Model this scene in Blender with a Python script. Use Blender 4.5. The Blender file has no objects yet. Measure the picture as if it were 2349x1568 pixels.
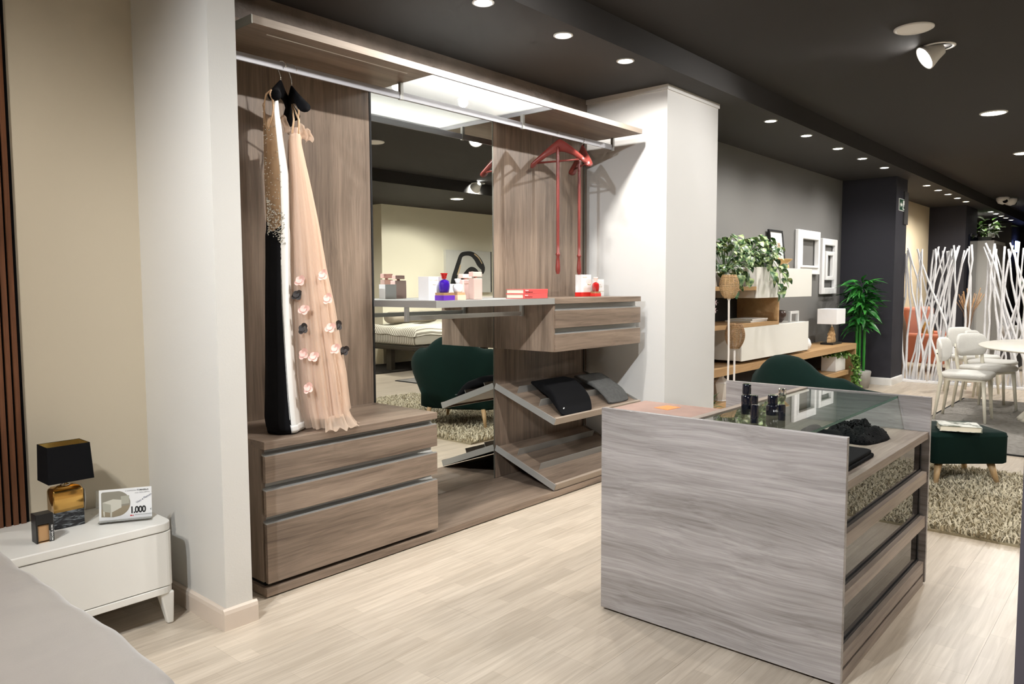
import bpy, bmesh, math, random
import numpy as np
from mathutils import Matrix, Vector
random.seed(7)
SC = bpy.context.scene
COL = SC.collection
PI = math.pi

# ------------------------------------------------------------------ camera, world, exposure
cam_d = bpy.data.cameras.new('camera'); cam = bpy.data.objects.new('camera', cam_d); COL.objects.link(cam)
yaw, pit, rol = math.radians(48.929), math.radians(-4.205), math.radians(-0.232)
fw = Vector((math.sin(yaw)*math.cos(pit), math.cos(yaw)*math.cos(pit), math.sin(pit)))
rt = fw.cross(Vector((0, 0, 1))).normalized(); up = rt.cross(fw)
r2 = math.cos(rol)*rt + math.sin(rol)*up; u2 = -math.sin(rol)*rt + math.cos(rol)*up
M3 = Matrix((r2, u2, -fw)).transposed()
cam.matrix_world = Matrix.Translation((0, 0, 1.35)) @ M3.to_4x4()
cam_d.sensor_width = 36.0; cam_d.lens = 36.0*1723.25/2349.0; cam_d.clip_start = 0.05
cam_d.dof.use_dof = False
SC.camera = cam
wd = bpy.data.worlds.new('world'); SC.world = wd; wd.use_nodes = True
wd.node_tree.nodes['Background'].inputs[0].default_value = (1.0, 0.96, 0.9, 1)
wd.node_tree.nodes['Background'].inputs[1].default_value = 0.05
SC.view_settings.view_transform = 'Standard'; SC.view_settings.look = 'None'
SC.view_settings.gamma = 1.0; SC.view_settings.use_curve_mapping = False
SC.view_settings.exposure = 0.72
try:
    SC.cycles.max_bounces = 7; SC.cycles.diffuse_bounces = 3; SC.cycles.glossy_bounces = 4
    SC.cycles.transparent_max_bounces = 12; SC.cycles.transmission_bounces = 5
    SC.cycles.use_adaptive_sampling = True; SC.cycles.adaptive_threshold = .08; SC.cycles.adaptive_min_samples = 10
    SC.cycles.caustics_refractive = False; SC.cycles.caustics_reflective = False
    SC.cycles.sample_clamp_indirect = 4.0
    SC.cycles.use_denoising = True
except Exception:
    pass

# ------------------------------------------------------------------ materials
MATS = {}
def _mat(name):
    m = bpy.data.materials.new(name); m.use_nodes = True
    nt = m.node_tree; b = nt.nodes['Principled BSDF']; MATS[name] = m
    return m, nt, b
def lin(c):
    return tuple(((v/255)/12.92 if v/255 <= .04045 else ((v/255+.055)/1.055)**2.4) for v in c)
def setp(b, rough=.5, metal=0., spec=.5, sheen=0., coat=0., trans=0., ior=1.45, alpha=1., emit=None, es=0.):
    b.inputs['Roughness'].default_value = rough; b.inputs['Metallic'].default_value = metal
    b.inputs['Specular IOR Level'].default_value = spec
    b.inputs['Sheen Weight'].default_value = sheen; b.inputs['Coat Weight'].default_value = coat
    b.inputs['Transmission Weight'].default_value = trans; b.inputs['IOR'].default_value = ior
    b.inputs['Alpha'].default_value = alpha
    if emit:
        b.inputs['Emission Color'].default_value = (*emit, 1); b.inputs['Emission Strength'].default_value = es
def P(name, col, rough=.5, var=0., vscale=6., bump=0., bscale=60., **k):
    m, nt, b = _mat(name); setp(b, rough, **k)
    b.inputs['Base Color'].default_value = (*col, 1)
    tc = nt.nodes.new('ShaderNodeTexCoord')
    if var > 0:
        n = nt.nodes.new('ShaderNodeTexNoise'); n.inputs['Scale'].default_value = vscale; n.inputs['Detail'].default_value = 5
        nt.links.new(tc.outputs['Object'], n.inputs['Vector'])
        mx = nt.nodes.new('ShaderNodeMix'); mx.data_type = 'RGBA'
        mx.inputs[6].default_value = (*[c*(1-var) for c in col], 1); mx.inputs[7].default_value = (*[min(1, c*(1+var)) for c in col], 1)
        nt.links.new(n.outputs['Fac'], mx.inputs[0]); nt.links.new(mx.outputs[2], b.inputs['Base Color'])
    if bump > 0:
        n2 = nt.nodes.new('ShaderNodeTexNoise'); n2.inputs['Scale'].default_value = bscale; n2.inputs['Detail'].default_value = 4
        nt.links.new(tc.outputs['Object'], n2.inputs['Vector'])
        bp = nt.nodes.new('ShaderNodeBump'); bp.inputs['Strength'].default_value = bump; bp.inputs['Distance'].default_value = .01
        nt.links.new(n2.outputs['Fac'], bp.inputs['Height']); nt.links.new(bp.outputs['Normal'], b.inputs['Normal'])
    return m
def emis(name, col, s):
    m, nt, b = _mat(name); setp(b, .4, emit=col, es=s); b.inputs['Base Color'].default_value = (*col, 1); return m
def wood(name, dark, light, axis=0, sc=1., rough=.38, contrast=1.25, fine=.5, spec=.5, rnd=False, wavy=.05):
    """laminate / veneer with grain running along one local axis"""
    m, nt, b = _mat(name); setp(b, rough, spec=spec); L = nt.links
    tc = nt.nodes.new('ShaderNodeTexCoord')
    src = tc.outputs['Object']
    if rnd:
        oi = nt.nodes.new('ShaderNodeObjectInfo'); mu = nt.nodes.new('ShaderNodeMath'); mu.operation = 'MULTIPLY'; mu.inputs[1].default_value = 37.
        L.new(oi.outputs['Random'], mu.inputs[0])
        ad = nt.nodes.new('ShaderNodeVectorMath'); ad.operation = 'ADD'; L.new(src, ad.inputs[0]); L.new(mu.outputs[0], ad.inputs[1]); src = ad.outputs[0]
    wn = nt.nodes.new('ShaderNodeTexNoise'); wn.inputs['Scale'].default_value = 2.1*sc; wn.inputs['Detail'].default_value = 2.
    wm = nt.nodes.new('ShaderNodeMapping'); ws = [1.8]*3; ws[axis] = .75; wm.inputs['Scale'].default_value = ws; L.new(src, wm.inputs['Vector']); L.new(wm.outputs[0], wn.inputs['Vector'])
    w1 = nt.nodes.new('ShaderNodeVectorMath'); w1.operation = 'SUBTRACT'; L.new(wn.outputs['Color'], w1.inputs[0]); w1.inputs[1].default_value = (.5, .5, .5)
    w2 = nt.nodes.new('ShaderNodeVectorMath'); w2.operation = 'SCALE'; L.new(w1.outputs[0], w2.inputs[0]); w2.inputs['Scale'].default_value = wavy
    w3 = nt.nodes.new('ShaderNodeVectorMath'); w3.operation = 'ADD'; L.new(src, w3.inputs[0]); L.new(w2.outputs[0], w3.inputs[1]); src = w3.outputs[0]
    def noise(sa, sx, scale, detail, dist, rgh=.55):
        mp = nt.nodes.new('ShaderNodeMapping'); s = [sx*sc]*3; s[axis] = sa*sc; mp.inputs['Scale'].default_value = s
        L.new(src, mp.inputs['Vector'])
        n = nt.nodes.new('ShaderNodeTexNoise'); n.inputs['Scale'].default_value = scale; n.inputs['Detail'].default_value = detail
        n.inputs['Distortion'].default_value = dist; n.inputs['Roughness'].default_value = rgh
        L.new(mp.outputs[0], n.inputs['Vector']); return n.outputs['Fac']
    a = noise(.55, 7., 1.6, 5, .5); c = noise(1.1, 46., 1.8, 6, .15, .65); d = noise(6., 260., 1.0, 3, 0.)
    def mix(x, y, f):
        n = nt.nodes.new('ShaderNodeMix'); n.data_type = 'FLOAT'; n.inputs[0].default_value = f; L.new(x, n.inputs[2]); L.new(y, n.inputs[3]); return n.outputs[0]
    v = mix(mix(a, c, .42*fine*2 if fine < 1 else .5), d, .14)
    rp = nt.nodes.new('ShaderNodeValToRGB'); L.new(v, rp.inputs[0])
    e = rp.color_ramp.elements; e[0].position = .5-.17/contrast; e[1].position = .5+.17/contrast
    e[0].color = (*dark, 1); e[1].color = (*light, 1)
    L.new(rp.outputs[0], b.inputs['Base Color'])
    bp = nt.nodes.new('ShaderNodeBump'); bp.inputs['Strength'].default_value = .06; bp.inputs['Distance'].default_value = .004
    L.new(v, bp.inputs['Height']); L.new(bp.outputs[0], b.inputs['Normal'])
    return m
def thin_glass(name, tint=(.93, .97, .95), rough=0., ior=1.5, gcol=(1, 1, 1)):
    """clear sheet: fresnel reflection over tinted transparency, so that light also passes"""
    m = bpy.data.materials.new(name); m.use_nodes = True; nt = m.node_tree; nt.nodes.clear(); MATS[name] = m
    o = nt.nodes.new('ShaderNodeOutputMaterial'); t = nt.nodes.new('ShaderNodeBsdfTransparent'); t.inputs[0].default_value = (*tint, 1)
    g = nt.nodes.new('ShaderNodeBsdfGlossy'); g.inputs['Roughness'].default_value = rough; g.inputs[0].default_value = (*gcol, 1)
    fr = nt.nodes.new('ShaderNodeFresnel'); fr.inputs[0].default_value = ior
    ge = nt.nodes.new('ShaderNodeNewGeometry'); fm = nt.nodes.new('ShaderNodeMath'); fm.operation = 'MULTIPLY_ADD'   # a sheet reflects once, on its outer face
    nt.links.new(ge.outputs['Backfacing'], fm.inputs[0]); fm.inputs[1].default_value = -1.; fm.inputs[2].default_value = 1.
    fx = nt.nodes.new('ShaderNodeMath'); fx.operation = 'MULTIPLY'; nt.links.new(fr.outputs[0], fx.inputs[0]); nt.links.new(fm.outputs[0], fx.inputs[1]); fr = fx
    mx = nt.nodes.new('ShaderNodeMixShader'); nt.links.new(fr.outputs[0], mx.inputs[0]); nt.links.new(t.outputs[0], mx.inputs[1]); nt.links.new(g.outputs[0], mx.inputs[2])
    nt.links.new(mx.outputs[0], o.inputs[0]); return m
def sheer(name, col, opacity=.6, transl=.5):
    """net or tulle cloth: partly open weave, partly translucent thread"""
    m = bpy.data.materials.new(name); m.use_nodes = True; nt = m.node_tree; nt.nodes.clear(); MATS[name] = m; L = nt.links
    o = nt.nodes.new('ShaderNodeOutputMaterial'); t = nt.nodes.new('ShaderNodeBsdfTransparent')
    d = nt.nodes.new('ShaderNodeBsdfDiffuse'); d.inputs[0].default_value = (*col, 1)
    tr = nt.nodes.new('ShaderNodeBsdfTranslucent'); tr.inputs[0].default_value = (*col, 1)
    m1 = nt.nodes.new('ShaderNodeMixShader'); m1.inputs[0].default_value = transl; L.new(d.outputs[0], m1.inputs[1]); L.new(tr.outputs[0], m1.inputs[2])
    m2 = nt.nodes.new('ShaderNodeMixShader'); m2.inputs[0].default_value = opacity; L.new(t.outputs[0], m2.inputs[1]); L.new(m1.outputs[0], m2.inputs[2])
    L.new(m2.outputs[0], o.inputs[0]); return m

# ------------------------------------------------------------------ mesh builder
ROOTLOC = {}
class MB:
    def __init__(s): s.v = []; s.f = []; s.sm = []
    def add(s, vs, fs, smooth=False):
        o = len(s.v); s.v += [tuple(p) for p in vs]; s.f += [tuple(i+o for i in f) for f in fs]; s.sm += [smooth]*len(fs); return s
    def box(s, x0, x1, y0, y1, z0, z1):
        v = [(x0, y0, z0), (x1, y0, z0), (x1, y1, z0), (x0, y1, z0), (x0, y0, z1), (x1, y0, z1), (x1, y1, z1), (x0, y1, z1)]
        return s.add(v, [(0, 3, 2, 1), (4, 5, 6, 7), (0, 1, 5, 4), (1, 2, 6, 5), (2, 3, 7, 6), (3, 0, 4, 7)])
    def prism(s, pts, axis, a, b, smooth=False):
        """polygon pts (2D) extruded along axis between a and b"""
        n = len(pts)
        def mk(p, t): return {0: (t, p[0], p[1]), 1: (p[0], t, p[1]), 2: (p[0], p[1], t)}[axis]
        v = [mk(p, a) for p in pts] + [mk(p, b) for p in pts]
        s.add(v, [(i, (i+1) % n, (i+1) % n+n, i+n) for i in range(n)], smooth)
        o = len(s.v)-2*n
        s.f += [tuple(o+i for i in reversed(range(n))), tuple(o+n+i for i in range(n))]; s.sm += [False, False]; return s
    def loft(s, rings, close_u=True, cap=True, smooth=True):
        n = len(rings[0]); v = [p for r in rings for p in r]; f = []
        for i in range(len(rings)-1):
            for j in range(n if close_u else n-1):
                k = (j+1) % n; f.append((i*n+j, i*n+k, (i+1)*n+k, (i+1)*n+j))
        s.add(v, f, smooth)
        if cap and close_u:
            o = len(s.v)-len(v); s.f += [tuple(o+i for i in reversed(range(n))), tuple(o+(len(rings)-1)*n+i for i in range(n))]; s.sm += [False, False]
        return s
    def lathe(s, prof, c=(0, 0, 0), seg=24, sx=1., sy=1., smooth=True, cap=True, rot=0.):
        return s.loft([[(c[0]+r*sx*math.cos(2*PI*j/seg+rot), c[1]+r*sy*math.sin(2*PI*j/seg+rot), c[2]+z) for j in range(seg)] for r, z in prof], True, cap, smooth)
    def tube(s, pts, rad, seg=8, smooth=True, cap=True):
        pts = [Vector(p) for p in pts]; n = len(pts); rad = rad if hasattr(rad, '__len__') else [rad]*n
        rings = []; ref = None
        for i, p in enumerate(pts):
            d = (pts[min(i+1, n-1)]-pts[max(i-1, 0)])
            if d.length < 1e-9: d = Vector((0, 0, 1))
            d.normalize()
            if ref is None:
                ref = Vector((0, 0, 1)) if abs(d.z) < .9 else Vector((1, 0, 0))
            a = d.cross(ref)
            if a.length < 1e-6: a = d.orthogonal()
            a.normalize(); b = d.cross(a).normalized(); ref = -b if False else a.cross(d)
            rings.append([tuple(p+rad[i]*(math.cos(2*PI*j/seg)*a+math.sin(2*PI*j/seg)*b)) for j in range(seg)])
        return s.loft(rings, True, cap, smooth)
    def grid(s, fn, nu, nv, smooth=True):
        v = [fn(i/nu, j/nv) for i in range(nu+1) for j in range(nv+1)]
        f = [(i*(nv+1)+j, (i+1)*(nv+1)+j, (i+1)*(nv+1)+j+1, i*(nv+1)+j+1) for i in range(nu) for j in range(nv)]
        return s.add(v, f, smooth)
    def xf(s, M):
        s.v = [tuple(M @ Vector(p)) for p in s.v]; return s
    def mesh(s, name, off=(0, 0, 0)):
        me = bpy.data.meshes.new(name)
        me.from_pydata([(p[0]-off[0], p[1]-off[1], p[2]-off[2]) for p in s.v], [], s.f)
        me.polygons.foreach_set('use_smooth', s.sm); me.update(); return me
    def build(s, name, mat, parent=None, bevel=0., seg=2, solid=0., sub=0, world=True):
        off = ROOTLOC.get(parent.name, (0, 0, 0)) if (parent and world) else (0, 0, 0)
        me = s.mesh(name, off); o = bpy.data.objects.new(name, me); COL.objects.link(o)
        me.materials.append(MATS[mat] if isinstance(mat, str) else mat)
        if parent: o.parent = parent; ROOTLOC[o.name] = off
        if solid: md = o.modifiers.new('s', 'SOLIDIFY'); md.thickness = solid; md.offset = 0
        if sub: md = o.modifiers.new('u', 'SUBSURF'); md.levels = sub; md.render_levels = sub
        if bevel: md = o.modifiers.new('b', 'BEVEL'); md.width = bevel; md.segments = seg; md.limit_method = 'ANGLE'; md.angle_limit = math.radians(40)
        return o
def B(*a): return MB().box(*a)
def tag(o, label, cat, group=None, kind=None):
    if label: o['label'] = label
    if cat: o['category'] = cat
    if group: o['group'] = group
    if kind: o['kind'] = kind
    return o
def thing(name, label, cat, loc=(0, 0, 0), rz=0., group=None):
    e = bpy.data.objects.new(name, None); COL.objects.link(e); e.location = loc; e.rotation_euler = (0, 0, rz); e.empty_display_size = .05
    ROOTLOC[e.name] = tuple(loc); return tag(e, label, cat, group)
def single(name, mb, mat, label, cat, group=None, **k):
    xs = [p[0] for p in mb.v]; ys = [p[1] for p in mb.v]; zs = [p[2] for p in mb.v]
    off = ((min(xs)+max(xs))/2, (min(ys)+max(ys))/2, min(zs))
    mb.v = [(p[0]-off[0], p[1]-off[1], p[2]-off[2]) for p in mb.v]
    o = mb.build(name, mat, None, **k); o.location = off; return tag(o, label, cat, group)
def struct(name, mb, mat, parent=None, **k):
    o = mb.build(name, mat, parent, **k)
    if not parent: o['kind'] = 'structure'
    return o
def copy_tree(o, parent=None):
    c = o.copy(); COL.objects.link(c); c.parent = parent
    for ch in o.children: copy_tree(ch, c)
    return c
def text(body, size, mat, parent, M, name='lettering', bold=0., align='LEFT', space=1.):
    cu = bpy.data.curves.new('t', 'FONT'); cu.body = body; cu.size = size; cu.extrude = .0002; cu.offset = bold; cu.align_x = align
    cu.space_character = space; cu.resolution_u = 3
    ob = bpy.data.objects.new('t', cu); COL.objects.link(ob)
    me = bpy.data.meshes.new_from_object(ob.evaluated_get(bpy.context.evaluated_depsgraph_get()))
    bpy.data.objects.remove(ob); bpy.data.curves.remove(cu)
    me.transform(M); me.materials.clear(); me.materials.append(MATS[mat]); me.name = name
    o = bpy.data.objects.new(name, me); COL.objects.link(o); o.parent = parent
    return o
def frameM(loc, ux, uy):
    """matrix whose local x runs along ux, local y along uy"""
    ux = Vector(ux).normalized(); uy = Vector(uy).normalized(); uz = ux.cross(uy)
    return Matrix.Translation(loc) @ Matrix((ux, uy, uz)).transposed().to_4x4()
def rrect(x0, x1, y0, y1, r, n=5, corners=(1, 1, 1, 1)):
    """rounded rectangle outline; corners: (x1y1, x0y1, x0y0, x1y0)"""
    out = []
    for k, (cx, cy, a0) in enumerate(((x1-r, y1-r, 0), (x0+r, y1-r, 90), (x0+r, y0+r, 180), (x1-r, y0+r, 270))):
        if not corners[k]:
            out.append(((x1, y1), (x0, y1), (x0, y0), (x1, y0))[k]); continue
        for i in range(n+1):
            a = math.radians(a0+90*i/n); out.append((cx+r*math.cos(a), cy+r*math.sin(a)))
    return out

# palette
WD, WL = (.115, .083, .061), (.315, .238, .180)
wood('elm_x', WD, WL, 0); wood('elm_y', WD, WL, 1); wood('elm_z', WD, WL, 2)
wood('elm_edge_lit', (.25, .20, .155), (.38, .31, .25), 0, rough=.45)  # lighter elm: warm light on the front edges put into the colour
wood('elm_dark', (.075, .054, .040), (.15, .11, .083), 2, rough=.4)
wood('oak', (.36, .21, .09), (.52, .33, .16), 0, rough=.45); wood('oak_leg', (.42, .27, .13), (.6, .41, .22), 2, rough=.4)
wood('walnut_slat', (.085, .030, .012), (.21, .085, .038), 2, rough=.45)
P('alu', (.36, .36, .345), .4, metal=.35); P('alu_dark', (.20, .195, .17), .4, metal=.8); P('alu_bright', (.36, .36, .385), .4, metal=.3)
P('chrome', (.85, .85, .85), .08, metal=1.); P('gap_shade', (.006, .006, .006), .9)
P('white_wall', (.67, .645, .60), .7, bump=.05, bscale=180); P('beige_wall', (.62, .545, .42), .75, var=.03, vscale=1.2, bump=.12, bscale=16)
P('column_wall', (.66, .655, .64), .65, bump=.05, bscale=180)
P('grey_wall', (.155, .152, .147), .7, bump=.05, bscale=90); P('navy_wall', (.023, .0225, .031), .75, bump=.05, bscale=90)
P('charcoal_wall', (.045, .043, .045), .7); P('cream_wall', (.72, .685, .545), .75); P('cream_far', (.62, .52, .36), .75)
P('ceiling_dark', (.022, .020, .019), .8); P('soffit_dark', (.028, .0255, .024), .75)
P('lacquer_white', (.83, .82, .78), .3, spec=.5); P('lacquer_cream', (.84, .825, .78), .3)
P('white_paint', (.80, .80, .79), .45); P('plaster_white', (.82, .81, .79), .6)
P('velvet_green', (.0035, .016, .0125), .8, sheen=.015, spec=.15, var=.3, vscale=5)
P('velvet_black', (.005, .005, .006), .95, spec=.1); P('black_cloth', (.006, .006, .007), .9, spec=.15, bump=.1, bscale=300)
P('cloth_white', (.80, .79, .76), .7); P('book_page', (.78, .72, .58), .8); P('black_plastic', (.012, .012, .013), .35)
P('red_wood', (.17, .030, .024), .28, var=.12, vscale=20); P('ink', (.015, .015, .015), .6)
P('skirting', (.66, .56, .47), .5, var=.06, vscale=9)
# ------------------------------------------------------------------ floor
def plank_mat():
    m, nt, b = _mat('laminate'); setp(b, .33, spec=.45); L = nt.links
    tc = nt.nodes.new('ShaderNodeTexCoord'); oi = nt.nodes.new('ShaderNodeObjectInfo')
    geo = nt.nodes.new('ShaderNodeNewGeometry')
    br = nt.nodes.new('ShaderNodeTexBrick'); br.offset = .37; br.offset_frequency = 2; br.squash = 1.
    br.inputs['Color1'].default_value = (.62, .55, .47, 1); br.inputs['Color2'].default_value = (.515, .452, .38, 1); br.inputs['Mortar'].default_value = (.50, .43, .35, 1)
    br.inputs['Scale'].default_value = 1.; br.inputs['Mortar Size'].default_value = .0006; br.inputs['Bias'].default_value = -.15
    br.inputs['Brick Width'].default_value = .47; br.inputs['Row Height'].default_value = .0667
    L.new(geo.outputs['Position'], br.inputs['Vector'])
    mp = nt.nodes.new('ShaderNodeMapping'); mp.inputs['Scale'].default_value = (1.6, 26, 26); L.new(geo.outputs['Position'], mp.inputs['Vector'])
    n = nt.nodes.new('ShaderNodeTexNoise'); n.inputs['Scale'].default_value = 2.2; n.inputs['Detail'].default_value = 7; n.inputs['Distortion'].default_value = .7
    L.new(mp.outputs[0], n.inputs['Vector'])
    rp = nt.nodes.new('ShaderNodeValToRGB'); rp.color_ramp.elements[0].position = .3; rp.color_ramp.elements[1].position = .75
    rp.color_ramp.elements[0].color = (.80, .76, .70, 1); rp.color_ramp.elements[1].color = (1.06, 1.04, 1.0, 1); L.new(n.outputs['Fac'], rp.inputs[0])
    mx = nt.nodes.new('ShaderNodeMix'); mx.data_type = 'RGBA'; mx.blend_type = 'MULTIPLY'; mx.inputs[0].default_value = 1.
    L.new(br.outputs['Color'], mx.inputs[6]); L.new(rp.outputs[0], mx.inputs[7])
    hs = nt.nodes.new('ShaderNodeHueSaturation'); mr = nt.nodes.new('ShaderNodeMapRange'); mr.inputs[3].default_value = .95; mr.inputs[4].default_value = 1.07
    L.new(oi.outputs['Random'], mr.inputs[0]); L.new(mr.outputs[0], hs.inputs['Value']); L.new(mx.outputs[2], hs.inputs['Color']); L.new(hs.outputs[0], b.inputs['Base Color'])
plank_mat()
floor = struct('floor', B(-3.2, 25.2, -5.2, 3.6, -.06, -.004), 'laminate')
PLW, PLL = .2, 1.25
pm = B(0, PLL-.0006, 0, PLW-.0006, -.006, 0).mesh('plank'); pm.materials.append(MATS['laminate'])
cells = []
for j in range(-25, 17):
    y = 3.40-PLW*(17-j) if False else j*PLW+.06
    off = (j*.41) % 1.25
    for i in range(-2, 20):
        x = i*PLL-off
        cx, cy = x+.6, y+.1; a = math.degrees(math.atan2(cx, cy)); d = math.hypot(cx, cy)
        vis = (8 < a < 90) and d > 1.6 and cy > -.2
        cells.append((0 if vis else 1, d, x, y))
cells.sort()
rest = MB()
for k, (v, d, x, y) in enumerate(cells):
    if k < 300 and v == 0:
        o = bpy.data.objects.new('plank', pm); COL.objects.link(o); o.parent = floor; o.location = (x, y, 0)
    else:
        rest.box(x, x+PLL-.0006, y, y+PLW-.0006, -.006, 0)
ro = rest.build('plank_field', 'laminate', floor); ro['kind'] = 'stuff'

# ------------------------------------------------------------------ shell
P('wallpaper', (.175, .142, .118), .4, var=.45, vscale=7, bump=.35, bscale=40)
struct('ceiling', B(-3.2, 25.2, -1.35, 2.556, 2.957, 3.06), 'ceiling_dark')
struct('ceiling_soffit', B(-3.2, 25.2, 2.556, 3.62, 2.79, 3.06), 'soffit_dark')
struct('ceiling_soffit.001', B(-3.2, 25.2, -5.2, -1.35, 2.79, 3.06), 'soffit_dark')
struct('wall_back', B(-3.0, 1.431, 3.41, 3.55, 0, 2.79), 'beige_wall')
struct('wall_wing', B(1.431, 1.545, 2.753, 3.55, 0, 2.79), 'white_wall')
struct('wall_wardrobe', B(1.545, 4.88, 3.47, 3.6, 0, 2.79), 'wallpaper')
struct('wall_column', B(4.88, 5.683, 2.765, 3.6, 0, 2.79), 'column_wall')
struct('wall_living', B(5.683, 10.95, 3.46, 3.6, 0, 2.79), 'grey_wall')
struct('wall_pillar', B(10.95, 11.5, 2.77, 3.6, 0, 2.79), 'navy_wall')
struct('wall_lounge', B(11.5, 15.8, 3.42, 3.6, 0, 2.79), 'cream_far')
struct('wall_pillar.001', B(15.8, 16.85, 2.82, 3.6, 0, 2.79), 'navy_wall')
struct('wall_beyond', B(16.85, 25., 3.46, 3.6, 0, 2.79), 'charcoal_wall')
struct('wall_pillar.002', B(20.9, 22.2, 2.8, 3.6, 0, 2.79), 'charcoal_wall')
struct('wall_end', B(25., 25.2, -5.2, 3.6, 0, 3.06), 'charcoal_wall')
struct('wall_front', B(-3.2, 25., -5.2, -5.0, 0, 2.79), 'beige_wall')
struct('wall_partition', B(8.42, 11.30, -4.2, -3.5, 0, 2.79), 'cream_wall')
struct('wall_left', B(-3.2, -3.0, -5.2, 3.55, 0, 3.06), 'beige_wall')
P('pillar_grey', (.085, .078, .098), .6)
struct('wall_near_pillar', B(2.2, 2.62, -.15, .2477, 0, 2.957), 'pillar_grey')
def skirt(name, pts, h=.085, t=.016, mat='skirting'):
    """skirting with a rounded top edge along straight runs (x0,y0,x1,y1,nx,ny)"""
    for q, (x0, y0, x1, y1, nx, ny) in enumerate(pts):
        prof = [(0, 0), (t, 0), (t, h-.02), (t*.8, h-.006), (t*.35, h), (0, h)]
        v = [(x0+nx*a, y0+ny*a, z) for a, z in prof]+[(x1+nx*a, y1+ny*a, z) for a, z in prof]
        n = len(prof); mb = MB().add(v, [(i, (i+1) % n, (i+1) % n+n, i+n) for i in range(n)]+[tuple(range(n))[::-1], tuple(range(n, 2*n))])
        struct(name, mb, mat)
skirt('baseboard_wing', [(1.431, 2.7532, 1.431, 3.41, -1, 0), (1.431-.0162, 2.753, 1.5612, 2.753, 0, -1), (1.545, 2.7532, 1.545, 2.89, 1, 0)])
skirt('baseboard_back', [(-3., 3.41, 1.431, 3.41, 0, -1)])
skirt('baseboard_column', [(4.88, 2.765, 5.683, 2.765, 0, -1), (5.683, 2.765, 5.683, 3.46, 1, 0)])
skirt('baseboard_pillar', [(10.95, 2.7702, 10.95, 3.46, -1, 0), (10.934, 2.77, 11.5, 2.77, 0, -1)], .1, mat='white_paint')
# white trim line where the column meets the soffit
struct('trim_1', B(4.868, 5.69, 2.754, 2.765, 2.755, 2.79), 'column_wall'); struct('trim_2', B(4.868, 4.88, 2.765, 3.47, 2.755, 2.79), 'column_wall')
struct('trim_3', B(11.3, 11.499, 2.752, 2.77, 2.18, 2.62), 'charcoal_wall')

# ------------------------------------------------------------------ ceiling lamps
emis('lamp_cool', (1.0, .97, .92), 60.); emis('lamp_warm', (1.0, .84, .6), 45.); P('lamp_trim', (.75, .75, .74), .4); P('lamp_diffuser_off', (.72, .70, .67), .5)
def spot_light(parent, loc, aim, power, size=70, blend=.5, rad=.03, col=(1, .96, .9)):
    ld = bpy.data.lights.new('lamp_light', 'SPOT'); ld.energy = power; ld.spot_size = math.radians(size); ld.spot_blend = blend; ld.shadow_soft_size = rad; ld.color = col
    lo = bpy.data.objects.new('lamp_light', ld); COL.objects.link(lo)
    d = Vector(aim)-Vector(loc); lo.rotation_euler = d.to_track_quat('-Z', 'Y').to_euler()
    off = ROOTLOC[parent.name]; lo.location = tuple(loc[i]-off[i] for i in range(3)); lo.parent = parent
ORD = ['first', 'second', 'third', 'fourth', 'fifth', 'sixth', 'seventh']
def recessed(x, y, z, label, group, power, aim=None, lamp='lamp_cool', size=85, col=(1, .96, .9), r=.042, blend=1.):
    t = thing('recessed_spot', label, 'ceiling light', (x, y, z), group=group)
    MB().lathe([(r*1.35, 0), (r*1.38, -.004), (r*1.2, -.008), (r*1.0, -.004), (r, .0)], (x, y, z), 20, cap=False).build('trim_ring', 'lamp_trim', t)
    MB().lathe([(.001, -.0035), (r*.6, -.0032), (r, -.003)], (x, y, z), 20, cap=False).build('lamp_face', lamp, t)
    if power: spot_light(t, (x, y, z-.03), aim or (x, y+.12, 0), power, size, blend, .035, col)
for i, x in enumerate((2.869, 3.54, 4.197)):
    recessed(x, 2.685, 2.79, '%s glowing recessed spot from the left, above the open wardrobe' % ORD[i], 'spots above the wardrobe', 30, (x, 2.78, 0), size=176, blend=.35)
for i, x in enumerate((6.547, 7.41, 8.327, 9.171, 10.057)):
    recessed(x, 2.69, 2.79, '%s recessed spot from the white column, in the row over the wall unit' % ORD[i], 'spots over the wall unit', (52, 44, 38, 30, 40)[i], (x, 3.2, .3), size=140)
for i, x in enumerate((12.27, 12.99, 13.68, 14.39, 15.09)):
    recessed(x, 2.705, 2.79, '%s small spot past the navy pillar, in the row of five' % ORD[i], 'spots past the navy pillar', (15, 40, 55, 55, 15)[i], (x, 3.2, .3), ('lamp_warm', 'lamp_cool', 'lamp_cool', 'lamp_cool', 'lamp_warm')[i], size=130)
for i, x in enumerate((17.5, 18.1, 18.75, 19.33, 20.05)):
    recessed(x, 2.705, 2.79, '%s tiny spot in the farthest ceiling row, beyond the second pillar' % ORD[i], 'farthest ceiling spots', (0, 80, 0, 0, 0)[i], (x, 2.9, 0), ('lamp_cool', 'lamp_cool', 'lamp_warm', 'lamp_warm', 'lamp_warm')[i], size=110)
def downlight(x, y, z, label, on, power, r=.115, lamp='lamp_warm', size=165, col=(1, .96, .90)):
    t = thing('round_downlight', label, 'ceiling light', (x, y, z), group='round ceiling downlights')
    MB().lathe([(r*1.0, 0), (r*1.0, -.006), (r*.9, -.012), (r*.86, -.008)], (x, y, z), 32, cap=False).build('trim_ring', 'lamp_trim', t)
    MB().lathe([(.001, -.008), (r*.87, -.0078)], (x, y, z), 32, cap=False).build('diffuser', lamp if on else 'lamp_diffuser_off', t)
    if power: spot_light(t, (x, y, z-.03), (x, y, 0), power, size, .4, .1, col)
emis('panel_lamp', (1.0, .93, .8), 14.)
downlight(5.311, 1.275, 2.957, 'unlit white round downlight beside the swivelled spot', False, 0)
downlight(8.373, 1.305, 2.957, 'lit oval-looking downlight in the dark ceiling above the dining chairs', True, 100, lamp='panel_lamp')
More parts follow.
